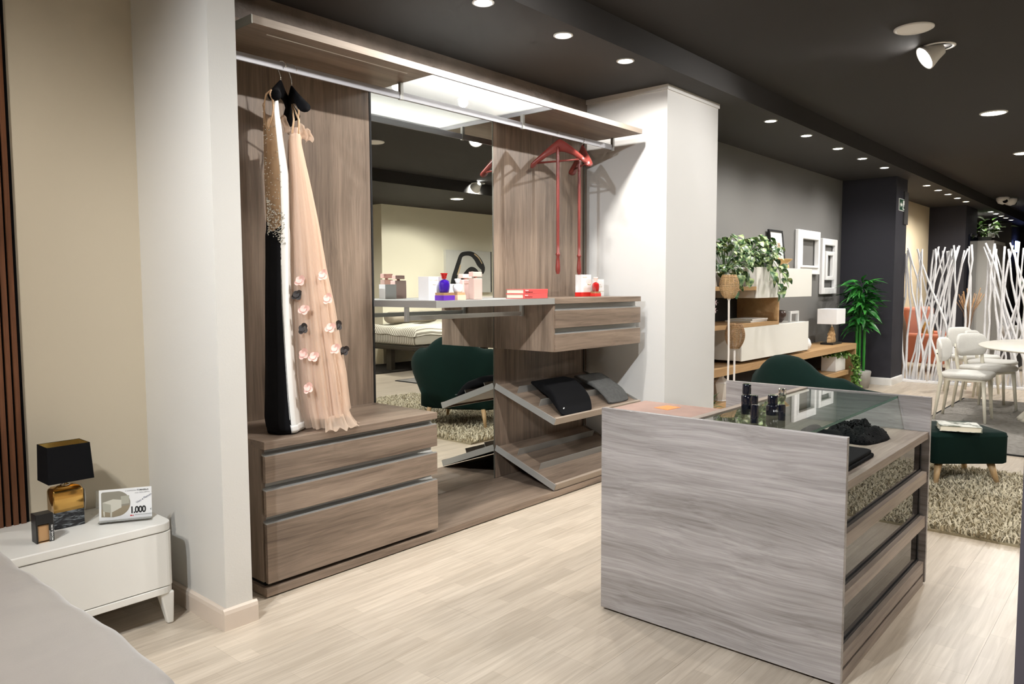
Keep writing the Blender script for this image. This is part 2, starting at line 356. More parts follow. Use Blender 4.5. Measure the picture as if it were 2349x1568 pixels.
downlight(11.15, 1.40, 2.957, 'bright ceiling downlight at the right picture edge above the table', True, 110, lamp='panel_lamp')
downlight(8.776, -2.0, 2.79, 'lit round downlight seen in the wardrobe mirror', True, 190, lamp='panel_lamp')
downlight(5.385, .12, 2.957, 'unlit round ceiling disc half seen in the mirror', False, 0)
for x, y, z, p, w in ((-.7, 1.7, 2.957, 175, 'above the grey bed'), (2.35, -.3, 2.957, 110, 'behind the photographer'), (14.6, 1.4, 2.957, 120, 'over the far lounge'), (12.5, -2.0, 2.79, 60, 'beyond the painting wall'), (5.6, -2.6, 2.79, 150, 'left of the striped bed'), (.4, -2.6, 2.79, 60, 'deep behind the photographer'), (3.9, .3, 2.957, 80, 'over the aisle beside the island')):
    downlight(x, y, z, 'added ceiling fill light '+w+', outside the picture', True, p, lamp='panel_lamp')  # unseen lamps added as ambient fill
def gimbal(x, y, z, aim, label, power, size=60, col=(1, .97, .93), blend=.9):
    t = thing('swivel_spot', label, 'ceiling light', (x, y, z), group='swivelled ceiling spots')
    MB().lathe([(.085, 0), (.108, 0), (.108, -.005), (.1, -.009), (.085, -.006)], (x, y, z), 32, cap=False).build('trim_ring', 'lamp_trim', t)
    d = (Vector(aim)-Vector((x, y, z))).normalized(); q = d.to_track_quat('Z', 'Y').to_matrix().to_4x4(); c = Vector((x, y, z-.02))
    M = Matrix.Translation(c) @ q
    MB().lathe([(.03, -.03), (.05, -.02), (.062, .03), (.082, .085), (.084, .10), (.078, .10), (.06, .05)], seg=28, cap=False).xf(M).build('lamp_head', 'white_paint', t)
    MB().lathe([(.001, .06), (.066, .066)], seg=28, cap=False).xf(M).build('lamp_face', 'lamp_cool', t)
    p = c+d*.1; spot_light(t, tuple(p), aim, power, size, blend, .035, col)
gimbal(5.82, 1.245, 2.957, (4.55, 3.3, 1.35), 'white swivelled spot tilted out of the dark ceiling, shining left', 60, 90)
gimbal(2.55, 1.25, 2.957, (3.1, 3.4, 1.2), 'white swivelled spot aimed at the wardrobe, out of the picture', 115, 100)
gimbal(-.6, 1.3, 2.957, (2.9, 1.8, .7), 'white swivelled spot aimed at the island, out of the picture', 210, 85, (.86, .93, 1.0))
gimbal(8.45, -1.21, 2.93, (8.9, -3.5, 1.6), 'white swivelled spot seen in the mirror below the red hanger', 420, 120, (1, .96, .86))
# ------------------------------------------------------------------ wardrobe system
m, nt, b = _mat('mirror_silver'); setp(b, .0, metal=1.); b.inputs['Base Color'].default_value = (.90, .92, .89, 1)
sheer('frosted_glass', (.86, .88, .875), .70, .55)
XA, XB, XC, XD = 1.700, 2.716, 3.733, 4.755
YF, YB = 2.895, 3.415
single('wardrobe_back_panel', B(XA-.01, XB-.008, YB, YB+.04, .045, 2.64), 'elm_z', 'tall grey-brown wood back panel behind the hanging gowns', 'wall panel', 'wardrobe back panels', bevel=.001)
single('wardrobe_back_panel', B(XC+.004, 4.742, YB, YB+.04, .045, 2.64), 'elm_z', 'tall grey-brown wood back panel behind the red hangers', 'wall panel', 'wardrobe back panels', bevel=.001)
t = thing('filler_strip', 'narrow dark wood strip between the red-hanger panel and the column', 'wall panel', (4.80, 3.44, .0))
B(4.747, 4.835, YB+.022, YB+.05, .0, 2.64).build('board', 'elm_dark', t); B(4.792, 4.800, YB+.014, YB+.022, .0, 2.64).build('edge_profile', 'alu_dark', t)
t = thing('wardrobe_mirror', 'tall mirror panel in the middle of the wardrobe', 'mirror', (3.22, YB, .045))
B(XB+.006, XC-.006, YB, YB+.006, .045, 2.62).build('mirror_glass', 'mirror_silver', t)
B(XB-.006, XB+.006, YB-.002, YB+.03, .045, 2.62).build('edge_profile', 'black_plastic', t)
B(XC-.006, XC+.002, YB-.002, YB+.03, .045, 2.62).build('edge_profile', 'alu_dark', t)
B(XB+.006, XC-.006, YB+.006, YB+.03, .045, 2.62).build('backing', 'black_plastic', t)
t = thing('wardrobe_plinth', 'long low grey-brown wood platform under the wardrobe', 'platform', (3.2, 3.15, 0))
B(1.693, 4.76, YF, YB+.05, .006, .043).build('platform_board', 'elm_x', t, bevel=.0015)
B(1.72, 4.74, YF+.03, YB, .0, .006).build('foot_recess', 'gap_shade', t)  # black slab painted as the shade in the gap under the platform

def drawer(parent, x0, x1, z0, z1, mat='elm_x'):
    d = B(x0, x1, YF+.002, YF+.022, z0, z1).build('drawer', mat, parent, bevel=.0012)
    B(x0, x1, YF+.006, YF+.02, z1, z1+.0035).build('edge_profile', 'alu', d)
    return d
def channel(parent, x0, x1, z0, z1):
    mb = MB(); y0, y1 = YF+.018, YF+.040
    prof = [(y0+.004, z0), (y1-.01, z0+.002), (y1, z0+.01), (y1, z1), (y1+.004, z1), (y1+.004, z0-.003), (y0+.004, z0-.003)]
    mb.prism(prof, 0, x0, x1); mb.build('grip_channel', 'alu', parent)
t = thing('drawer_chest', 'low grey-brown wood chest of three drawers under the gowns', 'drawer cabinet', (2.2, 3.15, .043))
B(XA, XB, YF, YB-.002, .654, .688).build('top', 'elm_x', t, bevel=.001)
B(XA+.01, 2.70, YF+.04, YB-.01, .0432, .062).build('base_recess', 'gap_shade', t)  # black filler stands in for the shade between chest and platform
B(XA, XA+.02, YF+.035, YB-.002, .062, .654).build('side_panel', 'elm_z', t, bevel=.001)
B(XB-.02, XB, YF+.06, YB-.002, .062, .654).build('side_panel', 'elm_z', t)
B(XA+.02, XB-.02, YF+.062, YB-.004, .062, .65).build('carcass', 'elm_dark', t)
for a, c in ((.061, .324), (.358, .470), (.507, .623)): drawer(t, XA+.003, XB-.001, a, c)
for a, c in ((.328, .358), (.473, .507), (.626, .654)): channel(t, XA+.006, XB-.012, a, c)

def shelf_wood(x0, x1, z0, z1, label, led):
    t = thing('wood_shelf', label, 'shelf', ((x0+x1)/2, 3.15, z0), group='upper wardrobe shelves')
    B(x0+.003, x1, YF+.002, YB, z0, z1).build('board', 'elm_x', t)
    B(x0+.003, x1, YF, YF+.002, z0, z1).build('front_edge', 'elm_edge_lit', t)
    B(x0-.003, x0+.003, YF, YB, z0-.002, z1+.001).build('end_profile', 'alu_dark', t)
    if led: B(x0+.12, x1-.10, 2.98, 2.988, z0-.0012, z0).build('light_groove', 'lamp_diffuser_off', t)
    return t
shelf_wood(XA, XB, 2.440, 2.473, 'upper grey-brown wood shelf above the gowns', True)
shelf_wood(XC, XD, 2.440, 2.473, 'upper grey-brown wood shelf above the red hangers', False)
def shelf_glass(x0, x1, z0, z1, label, prof, group):
    t = thing('glass_shelf', label, 'shelf', ((x0+x1)/2, 3.15, z0), group=group)
    B(x0, x1, YF, YF+.014, z0, z1).build('front_profile', prof, t); B(x0, x1, YB-.012, YB, z0, z1).build('back_profile', prof, t)
    B(x0, x0+.004, YF+.014, YB-.012, z0, z1).build('end_profile', prof, t); B(x1-.004, x1, YF+.014, YB-.012, z0, z1).build('end_profile', prof, t)
    B(x0+.004, x1-.004, YF+.014, YB-.012, z1-.008, z1-.001).build('glass_pane', 'frosted_glass', t)
    for yy in (YF+.07, YB-.06): MB().tube([(x0-.0012, yy, (z0+z1)/2), (x0, yy, (z0+z1)/2)], .004, 10).build('screw', 'alu_bright', t)
    return t
shelf_glass(XB+.001, XC-.001, 2.440, 2.473, 'upper frosted glass shelf with bright metal edge over the mirror', 'alu_bright', 'glass wardrobe shelves')
shelf_glass(XB+.001, XC-.001, 1.240, 1.277, 'waist-high frosted glass shelf with grey metal edge carrying the perfumes', 'alu', 'glass wardrobe shelves')
# hanging rails
t = thing('hanging_rail', 'long flat metal clothes rail under the upper shelves', 'clothes rail', (3.2, 3.146, 2.355), group='wardrobe rails')
B(XA, 4.762, 3.142, 3.150, 2.354, 2.392).build('bar', 'alu_bright', t, bevel=.002)
for x in (1.75, 2.712, 3.722, 4.752): B(x-.011, x+.011, 3.136, 3.157, 2.350, 2.44).build('bracket', 'alu', t, bevel=.002)
t = thing('hanging_rail', 'short flat metal clothes rail under the waist-high glass shelf', 'clothes rail', (3.2, 3.15, 1.16), group='wardrobe rails')
B(2.74, 3.715, 3.146, 3.154, 1.165, 1.191).build('bar', 'alu', t, bevel=.002)
for x in (2.735, 3.712): B(x-.011, x+.011, 3.14, 3.161, 1.160, 1.24).build('bracket', 'alu', t, bevel=.002)
# floating drawer unit
t = thing('floating_drawer_unit', 'wall-hung grey-brown wood unit of two drawers beside the mirror', 'drawer cabinet', (4.25, 3.15, .937))
B(XC, XD, YF, YB-.002, 1.241, 1.277).build('top', 'elm_x', t, bevel=.001)
B(XC, XC+.02, YF+.014, YB-.002, .937, 1.241).build('side_panel', 'elm_z', t, bevel=.001)
B(XC+.02, XD-.008, YF+.06, YB-.004, .94, 1.238).build('carcass', 'elm_dark', t)
for a, c in ((.937, 1.048), (1.087, 1.198)): drawer(t, XC+.012, XD-.002, a, c)
for a, c in ((1.051, 1.087), (1.202, 1.239)): channel(t, XC+.014, XD-.014, a, c)
# sloping pull-out trays
def tray(dz, label):
    t = thing('sloping_tray', label, 'shelf', (4.25, 3.15, .473+dz), group='sloping wardrobe trays')
    y0, z0, y1, z1 = 2.912, .488+dz, 3.4105, .672+dz
    dy, dzz = y1-y0, z1-z0; L = math.hypot(dy, dzz); uy, uz = dy/L, dzz/L; ny, nz = -uz, uy
    def q(a, h): return (y0+uy*a+ny*h, z0+uz*a+nz*h)
    MB().prism([q(0, 0), q(L, 0), q(L, .016), q(0, .016)], 0, XC+.006, XD-.006).build('board', 'elm_x', t)
    for x in (XC, XD-.006):
        p = MB().prism([q(-.012, -.012), q(L, -.012), q(L, .030), q(-.012, .030)], 0, x, x+.006).build('side_profile', 'alu', t)
        if x == XC:
            for a in (.05, L-.05):
                c = q(a, .01); MB().tube([(x-.001, *c), (x, *c)], .0045, 10).build('screw', 'alu_bright', p)
    MB().prism([q(-.016, -.012), q(0, -.012), q(0, .034), q(-.016, .034)], 0, XC+.006, XD-.006).build('front_lip', 'elm_edge_lit', t, bevel=.001)
    for a in (.185, .385):
        MB().prism([q(a, .016), q(a+.003, .016), q(a+.003, .066), q(a, .066)], 0, XC+.07, XD-.07).build('divider', 'alu', t)
    return t
tray(0., 'upper sloping wood tray with two metal dividers, holding folded trousers')
tray(-.424, 'lower sloping empty wood tray with two metal dividers')

# ------------------------------------------------------------------ island
thin_glass('clear_glass', (.90, .96, .93)); thin_glass('smoked_glass', (.07, .068, .066), ior=1.6); P('glass_edge', (.06, .22, .16), .1, trans=.3)
wood('elm_isl', (.185, .165, .156), (.50, .468, .462), 1, rough=.27, wavy=.085, contrast=1.1); wood('elm_isl_lit_x', (.19, .148, .12), (.42, .345, .29), 0)  # same elm as the wardrobe, paler: light on the island put into the colour
P('leather_pink', (.36, .225, .18), .55, var=.25, vscale=14); P('sticker_orange', (.95, .27, .07), .6, var=.15, vscale=60)
IX0, IX1, IY0, IY1 = 2.551, 3.731, .769, 1.735
t = thing('display_island', 'grey-brown wood display island with a glass top and smoked glass drawer fronts', 'display cabinet', (3.14, 1.25, 0))
B(IX0, IX0+.022, IY0, IY1, .012, .853).build('end_panel', 'elm_isl', t, bevel=.0012)
B(IX1-.022, IX1, IY0, IY1, .012, .853).build('end_panel', 'elm_isl', t, bevel=.0012)
a0, a1 = IX0+.022, IX1-.022
B(a0, a1, .815, IY1-.02, .012, .05).build('plinth', 'elm_dark', t); B(a0, a1, .775, .79, .0, .045).build('kick_board', 'elm_isl_lit_x', t)
B(a0, a1, .775, 1.72, .667, .698).build('shelf_board', 'elm_isl_lit_x', t, bevel=.001)
B(a0, a1, .86, 1.715, .06, .665).build('carcass', 'elm_dark', t)
B(a0, a1, 1.715, 1.733, .012, .70).build('back_panel', 'elm_isl_lit_x', t)
B(a0, a1, 1.312, 1.345, .698, .853).build('divider_board', 'elm_isl_lit_x', t, bevel=.001)
for z0, z1, g0, g1 in ((.472, .520, .52, .667), (.268, .317, .317, .472), (.055, .108, .108, .268)):
    d = B(a0+.004, a1-.004, .775, .795, z0, z1).build('drawer', 'elm_isl_lit_x', t, bevel=.001)
    B(a0+.01, a1-.01, .799, .805, g0-.01, g1).build('smoked_pane', 'smoked_glass', d)
    B(a0+.012, a1-.012, .795, .812, g0-.004, g0+.012).build('channel', 'black_plastic', d)
    B(a1-.03, a1-.012, .797, .815, g0, g1).build('jamb', 'black_plastic', d)
g = B(a0, a1, .905, 1.312, .838, .848).build('glass_top', 'clear_glass', t)
B(a0+.001, a1-.001, .9045, .9055, .838, .848).build('polished_edge', 'glass_edge', g)
B(a0, 2.89, 1.346, 1.733, .825, .842).build('leather_lid', 'leather_pink', t)
B(a0, 2.89, 1.715, 1.733, .70, .825).build('box_back', 'elm_isl_lit_x', t); B(2.872, 2.89, 1.346, 1.715, .698, .825).build('box_side', 'elm_isl_lit_x', t)
single('orange_sticker', MB().add([(2.742, 1.602, .8425), (2.722, 1.527, .8425), (2.818, 1.517, .8425), (2.832, 1.590, .8425), (2.742, 1.602, .8432), (2.722, 1.527, .8432), (2.818, 1.517, .8432), (2.832, 1.590, .8432)], [(0, 1, 2, 3), (7, 6, 5, 4), (0, 4, 5, 1), (1, 5, 6, 2), (2, 6, 7, 3), (3, 7, 4, 0)]), 'sticker_orange', 'bright orange square sticker on the pink lid of the island', 'sticker')

# ------------------------------------------------------------------ bedroom corner
t = thing('slat_wall_panel', 'dark panel of vertical walnut slats behind the bed', 'wall panel', (-.1, 3.40, 0))
B(-1.2, .952, 3.398, 3.41, .0, 2.6).build('felt_backing', 'black_cloth', t)
sm = B(-.0085, .0085, -.012, 0, 0, 2.6).mesh('slat'); sm.materials.append(MATS['walnut_slat'])
k = 0; x = .930
while x > -1.19:
    o = bpy.data.objects.new('slat', sm); COL.objects.link(o); o.parent = t; o.location = (x+.1, -.002, 0); x -= .0262
def prof_box(mb, outl, z0, z1): return mb.prism(outl, 2, z0, z1)
t = thing('nightstand', 'white rounded nightstand with one drawer and tapered legs', 'nightstand', (1.03, 3.18, 0))
MB().prism(rrect(.71, 1.332, 2.962, 3.40, .05, 6, (0, 0, 1, 1)), 2, .386, .42).build('top', 'lacquer_cream', t, bevel=.004)
B(.722, 1.320, 2.985, 3.395, .150, .382).build('body', 'lacquer_cream', t)
MB().prism(rrect(.714, 1.328, 2.966, 3.0, .028, 5, (0, 0, 1, 1)), 2, .163, .3835).build('drawer_front', 'lacquer_cream', t, bevel=.002)
MB().prism(rrect(.712, 1.330, 2.964, 3.398, .045, 5, (0, 0, 1, 1)), 2, .132, .160).build('base_frame', 'lacquer_cream', t, bevel=.003)
for lx, ly, sx, sy in ((1.300, 2.996, .02, -.006), (.742, 2.996, -.02, -.006), (1.300, 3.37, .02, .006), (.742, 3.37, -.02, .006)):
    r0, r1 = [(lx-.028, ly-.026), (lx+.028, ly-.026), (lx+.028, ly+.026), (lx-.028, ly+.026)], [(lx+sx*.6-.011, ly+sy-.013), (lx+sx*.6+.013, ly+sy-.013), (lx+sx*.6+.013, ly+sy+.013), (lx+sx*.6-.011, ly+sy+.013)]
    MB().loft([[(*p, .001) for p in r1], [(*p, .135) for p in r0]], smooth=False).build('leg', 'lacquer_cream', t, bevel=.006)
# table lamp
P('gold_ceramic', (.62, .36, .10), .16, metal=.95); P('gold_foil', (.58, .40, .12), .3, metal=.8, var=.2, vscale=20); P('lamp_bulb', (.85, .83, .78), .3)
def marble():
    m, nt, b = _mat('black_marble'); setp(b, .35); L = nt.links
    tc = nt.nodes.new('ShaderNodeTexCoord'); mp = nt.nodes.new('ShaderNodeMapping'); mp.inputs['Scale'].default_value = (22, 22, 90); mp.inputs['Rotation'].default_value = (0, .15, 0)
    n = nt.nodes.new('ShaderNodeTexNoise'); n.inputs['Scale'].default_value = 1.; n.inputs['Detail'].default_value = 8; n.inputs['Distortion'].default_value = 1.5
    rp = nt.nodes.new('ShaderNodeValToRGB'); rp.color_ramp.elements[0].position = .5; rp.color_ramp.elements[1].position = .72
    rp.color_ramp.elements[0].color = (.012, .013, .016, 1); rp.color_ramp.elements[1].color = (.30, .33, .36, 1)
    L.new(tc.outputs['Object'], mp.inputs[0]); L.new(mp.outputs[0], n.inputs['Vector']); L.new(n.outputs['Fac'], rp.inputs[0]); L.new(rp.outputs[0], b.inputs['Base Color'])
    bp = nt.nodes.new('ShaderNodeBump'); bp.inputs['Strength'].default_value = .8; bp.inputs['Distance'].default_value = .004; L.new(n.outputs['Fac'], bp.inputs['Height']); L.new(bp.outputs[0], b.inputs['Normal'])
marble()
t = thing('table_lamp', 'small table lamp with black rectangular shade and gold and black stone base on the nightstand', 'lamp', (1.03, 3.23, .42))
B(.978, 1.086, 3.195, 3.268, .4205, .486).build('stone_base', 'black_marble', t, bevel=.002)
mb = MB().loft([[(x, y, z) for x, y in rrect(.978+i, 1.086-i, 3.195+i, 3.268-i, max(.004, .004+i*.3), 3)] for i, z in ((0, .486), (0, .560), (.003, .570), (.010, .578), (.028, .583))]); mb.build('gold_body', 'gold_ceramic', t)
MB().lathe([(.018, .581), (.017, .588), (.0085, .590), (.0085, .612)], (1.032, 3.23, 0), 16).build('neck', 'chrome', t)
sh = [(.958, 1.112, 3.150, 3.300, .603), (.951, 1.107, 3.140, 3.290, .745)]
SW = ((.955, 1.116, 3.163, 3.288, .606), (.957, 1.108, 3.170, 3.282, .748))
r0 = lambda k, i, z: [(SW[k][0]+i, SW[k][2]+i, z), (SW[k][1]-i, SW[k][2]+i, z), (SW[k][1]-i, SW[k][3]-i, z), (SW[k][0]+i, SW[k][3]-i, z)]
s_ = MB().loft([r0(0, 0, SW[0][4]), r0(1, 0, SW[1][4]), r0(1, .002, SW[1][4])], cap=False, smooth=False).build('shade', 'black_cloth', t)
MB().loft([r0(1, .0022, SW[1][4]-.001), r0(0, .0022, SW[0][4])], cap=False, smooth=False).build('gold_lining', 'gold_foil', s_)
MB().lathe([(.006, .60), (.012, .625), (.013, .64), (.024, .67), (.0275, .695), (.024, .715), (.012, .728), (.001, .732)], (1.0, 3.235, 0), 18).build('bulb', 'lamp_bulb', t)
MB().tube([(1.09, 3.232, .575), (1.101, 3.228, .55), (1.103, 3.226, .51), (1.098, 3.226, .47)], .0012, 6).build('cord', 'lamp_bulb', t)
B(1.097, 1.0985, 3.218, 3.234, .50, .555).build('price_tag', 'white_paint', t)
# boxed perfume
thin_glass('amber_glass', (.92, .80, .66), ior=1.2); P('amber_liquid', (.80, .63, .45), .15, trans=.3)
t = thing('perfume_bottle', 'amber square perfume bottle with a black top, beside the lamp on the nightstand', 'perfume', (.908, 3.094, .42), group='perfumes')
B(.880, .936, 3.069, 3.119, .4205, .489).build('glass_body', 'amber_glass', t, bevel=.003)
B(.884, .932, 3.074, 3.114, .4245, .484).build('liquid', 'amber_liquid', t, bevel=.004)
B(.8785, .9365, 3.0675, 3.1205, .489, .526).build('cap', 'black_plastic', t, bevel=.002)
for (x0, x1, y0, y1) in ((.8788, .884, 3.0685, 3.1195), (.9205, .9368, 3.0680, 3.0693)): B(x0, x1, y0, y1, .4205, .489).build('corner_strip', 'black_plastic', t)
RV = frameM
text('MICHAEL KORS', .0085, 'white_paint', t, frameM((.9335-.908, 3.0678-3.094, .003), (0, 0, 1), (-1, 0, 0)), bold=.0002)
text('EXTREME NIGHT', .0048, 'white_paint', t, frameM((.9245-.908, 3.0678-3.094, .006), (0, 0, 1), (-1, 0, 0)))
# price sign
P('sign_white', (.86, .86, .86), .35); P('photo_floor', (.30, .25, .17), .5); P('photo_wall', (.28, .26, .21), .5); P('photo_white', (.62, .60, .52), .5); P('photo_shade', (.42, .41, .34), .5); P('ink_red', (.6, .03, .03), .5); P('ink_blue', (.12, .13, .2), .5); P('ink_grey', (.25, .25, .26), .5); P('acrylic', (.85, .85, .8), .1, trans=.9)
t = thing('price_sign', 'white price card in a clear stand on the nightstand', 'price sign', (1.21, 3.115, .42))
ux = Vector((.168, -.092, 0)).normalized(); nn = Vector((-ux.y*-1, -ux.x, 0)); nn = Vector((ux.y, -ux.x, 0)).normalized()   # faces the room
uy = (Vector((0, 0, 1))-nn*.16).normalized()
OS = Vector((1.127-1.21, 3.162-3.115, .006))
SM = frameM(OS, ux, uy); W_, H_ = .190, .122
def sg(name, pts, mat, h, par=None, th=.0004):
    n = len(pts); v = [SM @ Vector((p[0], p[1], h)) for p in pts]+[SM @ Vector((p[0], p[1], h+th)) for p in pts]
    mb = MB().add(v, [tuple(range(n))[::-1], tuple(range(n, 2*n))]+[(i, (i+1) % n, (i+1) % n+n, i+n) for i in range(n)])
    return mb.build(name, mat, par or t, world=False)
card = sg('card', [(0, 0), (W_, 0), (W_, H_), (0, H_)], 'sign_white', 0, th=.003)
sg('acrylic_cover', [(-.012, .05), (0, .05), (0, H_), (-.012, H_)], 'acrylic', -.006, th=.002)
MB().add([SM @ Vector(p) for p in ((0, 0, 0), (W_, 0, 0), (W_, -.004, .035), (0, -.004, .035))]+[SM @ Vector(p) for p in ((0, .002, 0), (W_, .002, 0), (W_, -.002, .035), (0, -.002, .035))], [(0, 1, 2, 3), (7, 6, 5, 4), (0, 4, 5, 1), (1, 5, 6, 2), (2, 6, 7, 3), (3, 7, 4, 0)]).build('stand_foot', 'acrylic', t, world=False)
D = lambda cx, cy, r, a0, a1, n=18: [(cx+r*math.cos(math.radians(a0+(a1-a0)*i/n)), cy+r*math.sin(math.radians(a0+(a1-a0)*i/n))) for i in range(n+1)]
blob = [(.008, .016), (.05, .012)]+D(.062, .064, .050, -75, 80)+[(.012, .113), (.008, .108)]
sg('photo', blob, 'photo_wall', .003, card)
sg('photo_print', [(.008, .016), (.05, .012)]+D(.062, .064, .050, -75, -10, 8)+[(.008, .046)], 'photo_floor', .0034, card)
sg('photo_print', [(.012, .072), (.05, .083), (.080, .078), (.042, .062)], 'photo_white', .0038, card)
sg('photo_print', [(.012, .072), (.042, .062), (.042, .030), (.014, .038)], 'photo_shade', .0038, card)
sg('photo_print', [(.042, .062), (.080, .078), (.080, .048), (.042, .030)], 'photo_white', .0038, card)
sg('photo_print', [(.078, .092), (.108, .094), (.108, .062), (.080, .060)], 'photo_shade', .0037, card)
sg('photo_print', [(.016, .018), (.020, .017), (.020, .036), (.014, .038)], 'photo_white', .0038, card); sg('photo_print', [(.040, .013), (.045, .013), (.046, .034), (.040, .030)], 'photo_white', .0038, card)
def stx(b_, size, mat, x, y, rot=0., sx=1., **k): return text(b_, size, mat, card, SM @ Matrix.Translation((x, y, .0036)) @ Matrix.Rotation(rot, 4, 'Z') @ Matrix.Diagonal((sx, 1, 1, 1)), **k)
stx('2 COMODINI', .0070, 'ink_grey', .094, .109); stx('TOMASELLA', .0078, 'ink', .1365, .109, bold=.0002); stx('mod. DOLCEVITA', .0070, 'ink_grey', .129, .099)
stx('Visto e Piaciuto', .0115, 'ink_blue', .135, .058, .52, space=.9); stx('1.000', .036, 'ink', .110, .022, bold=.0012, space=.88, sx=.82); stx('\u20ac', .010, 'ink_grey', .183, .028)
stx('PRODOTTO IN ESPOSIZIONE', .0052, 'ink_grey', .128, .012); sg('logo', [(.111, .010), (.117, .010), (.117, .015), (.111, .015)], 'ink_red', .0032, card); sg('logo', [(.1185, .010), (.123, .010), (.123, .0135), (.1185, .0135)], 'ink_red', .0032, card)
# bed
P('satin_grey', (.30, .272, .248), .38, sheen=.3, var=.06, vscale=3, bump=.05, bscale=250)
t = thing('bed', 'bed with a grey satin cover, cut off at the lower left', 'bed', (-.2, 2.4, 0))
def bedtop(u, v):
    # u across x from -1.1 to .69 then down the side; v along y from foot to head
    rng = .055
    s = u*2.35; Wd = 1.79
    if s < Wd-rng: x, dz = -1.10+s, 0.
    elif s < Wd-rng+rng*PI/2: a = (s-(Wd-rng))/rng; x, dz = -1.10+Wd-rng+rng*math.sin(a), -rng*(1-math.cos(a))
    else: x, dz = -1.10+Wd+.02*math.sin(v*23)*min(1, (s-Wd)*3), -rng-(s-(Wd-rng+rng*PI/2))
    q = v*2.45
    if q < .42: y, e = 1.455, -(0.42-q)-.05
    elif q < .42+.08: a = (q-.42)/.08*PI/2; y, e = 1.505-.05*math.cos(a), -.05*(1-math.sin(a))
    else: y, e = 1.505+(q-.50), 0.
    z = .555+dz+e
    if dz < 0 and e < 0: z = .555+min(dz, e)-.02
    z += .006*math.sin(x*7+y*5)+.004*math.sin(x*19-y*13)+.003*math.sin(y*31+x*3)
    if dz < 0: x -= .0
    return (x, min(y, 3.37), max(.06, z))
MB().grid(bedtop, 70, 60).build('cover', 'satin_grey', t)
B(-1.05, .64, 1.5, 3.36, .14, .49).build('mattress', 'cloth_white', t, bevel=.03); B(-1.05, .62, 1.52, 3.37, .03, .14).build('bed_frame', 'black_cloth', t)
# ------------------------------------------------------------------ hangers
def hanger(x, y, z, ax, label, mat, group, ends=1.0, droop=.105, half=.21, wide=.046, rod=None, bar=True, clips=False, hookz=2.375):
    """wide-shouldered hanger; (x,y,z) is the neck, ax the horizontal direction of its arms"""
    t = thing('clothes_hanger', label, 'clothes hanger', (x, y, z), math.atan2(ax[1], ax[0]), group)
    rings = []
    N = 28
    for i in range(N+1):
        s = -1+2*i/N; a = abs(s)
        px = half*s; pz = -.018-droop*a**1.35
        h = .030*(1-a)**1.5+.014+ends*.012*a*a; w = .010+.5*(wide-.012)*max(0, (a-.25)/.75)**1.3
        if a > .9: k = math.sqrt(max(0.02, 1-((a-.9)/.1)**2)); h *= k; w *= k
        rings.append([(px, w*math.cos(2*PI*j/12)+(-.018*a*a), pz+h*math.sin(2*PI*j/12)) for j in range(12)])
    MB().loft(rings).build('shoulder_body', mat, t, world=False)
    dz = hookz-z
    pts = [(0, 0, -.005), (0, 0, dz*.45), (0, .004, dz*.6)]
    for i in range(9):
        a = math.radians(-35+i*30); pts.append((0, .0+.021*math.cos(a)-.004, dz+.0+.021*math.sin(a)))
    MB().tube(pts, .0022, 8).build('hook', 'chrome', t, world=False)
    if bar: MB().tube([(-half*.86, -.014, -.018-droop*.80), (half*.86, -.014, -.018-droop*.80)], .0065, 10).build('trouser_bar', mat, t, world=False)
    if clips:
        for s in (-.82, .82):
            MB().tube([(half*s-.006, -.014, -.018-droop*.86), (half*s-.006, -.014, -.142), (half*s, -.014, -.134), (half*s+.006, -.014, -.142), (half*s+.006, -.014, -.018-droop*.86)], .0016, 6).build('clip', 'chrome', t, world=False)
    if rod:
        Lr = rod; pr_ = [(.0065, -.03), (.0105, -.05), (.011, -.12), (.0105, -Lr+.20), (.010, -Lr+.145), (.0155, -Lr+.138), (.0155, -Lr+.128), (.0105, -Lr+.12), (.0135, -Lr+.085), (.0165, -Lr+.045), (.0165, -Lr+.02), (.0105, -Lr+.004), (.012, -Lr)]
        MB().lathe([(r, zz) for r, zz in reversed(pr_)], (0, -.022, 0), 14).build('pull_rod', mat, t, world=False)
    return t
hanger(1.985, 3.146, 2.285, (.70, .71), 'black velvet hanger carrying the black and white gown', 'velvet_black', 'black hangers', wide=.062, half=.215, droop=.085, bar=False)
hanger(2.045, 3.150, 2.272, (.36, .93), 'black velvet hanger carrying the peach tulle gown', 'velvet_black', 'black hangers', wide=.060, half=.19, droop=.10, bar=False)
hanger(4.105, 3.146, 2.320, (.22, -.975), 'red wooden hanger seen broadside, with a long pull rod', 'red_wood', 'red hangers', ends=.6, rod=.885, clips=True, wide=.06, droop=.135)
hanger(4.371, 3.146, 2.318, (-.60, -.80), 'red wooden hanger seen end-on, nearest the column, with a long pull rod', 'red_wood', 'red hangers', ends=.6, rod=.885, clips=True, wide=.06, droop=.135)

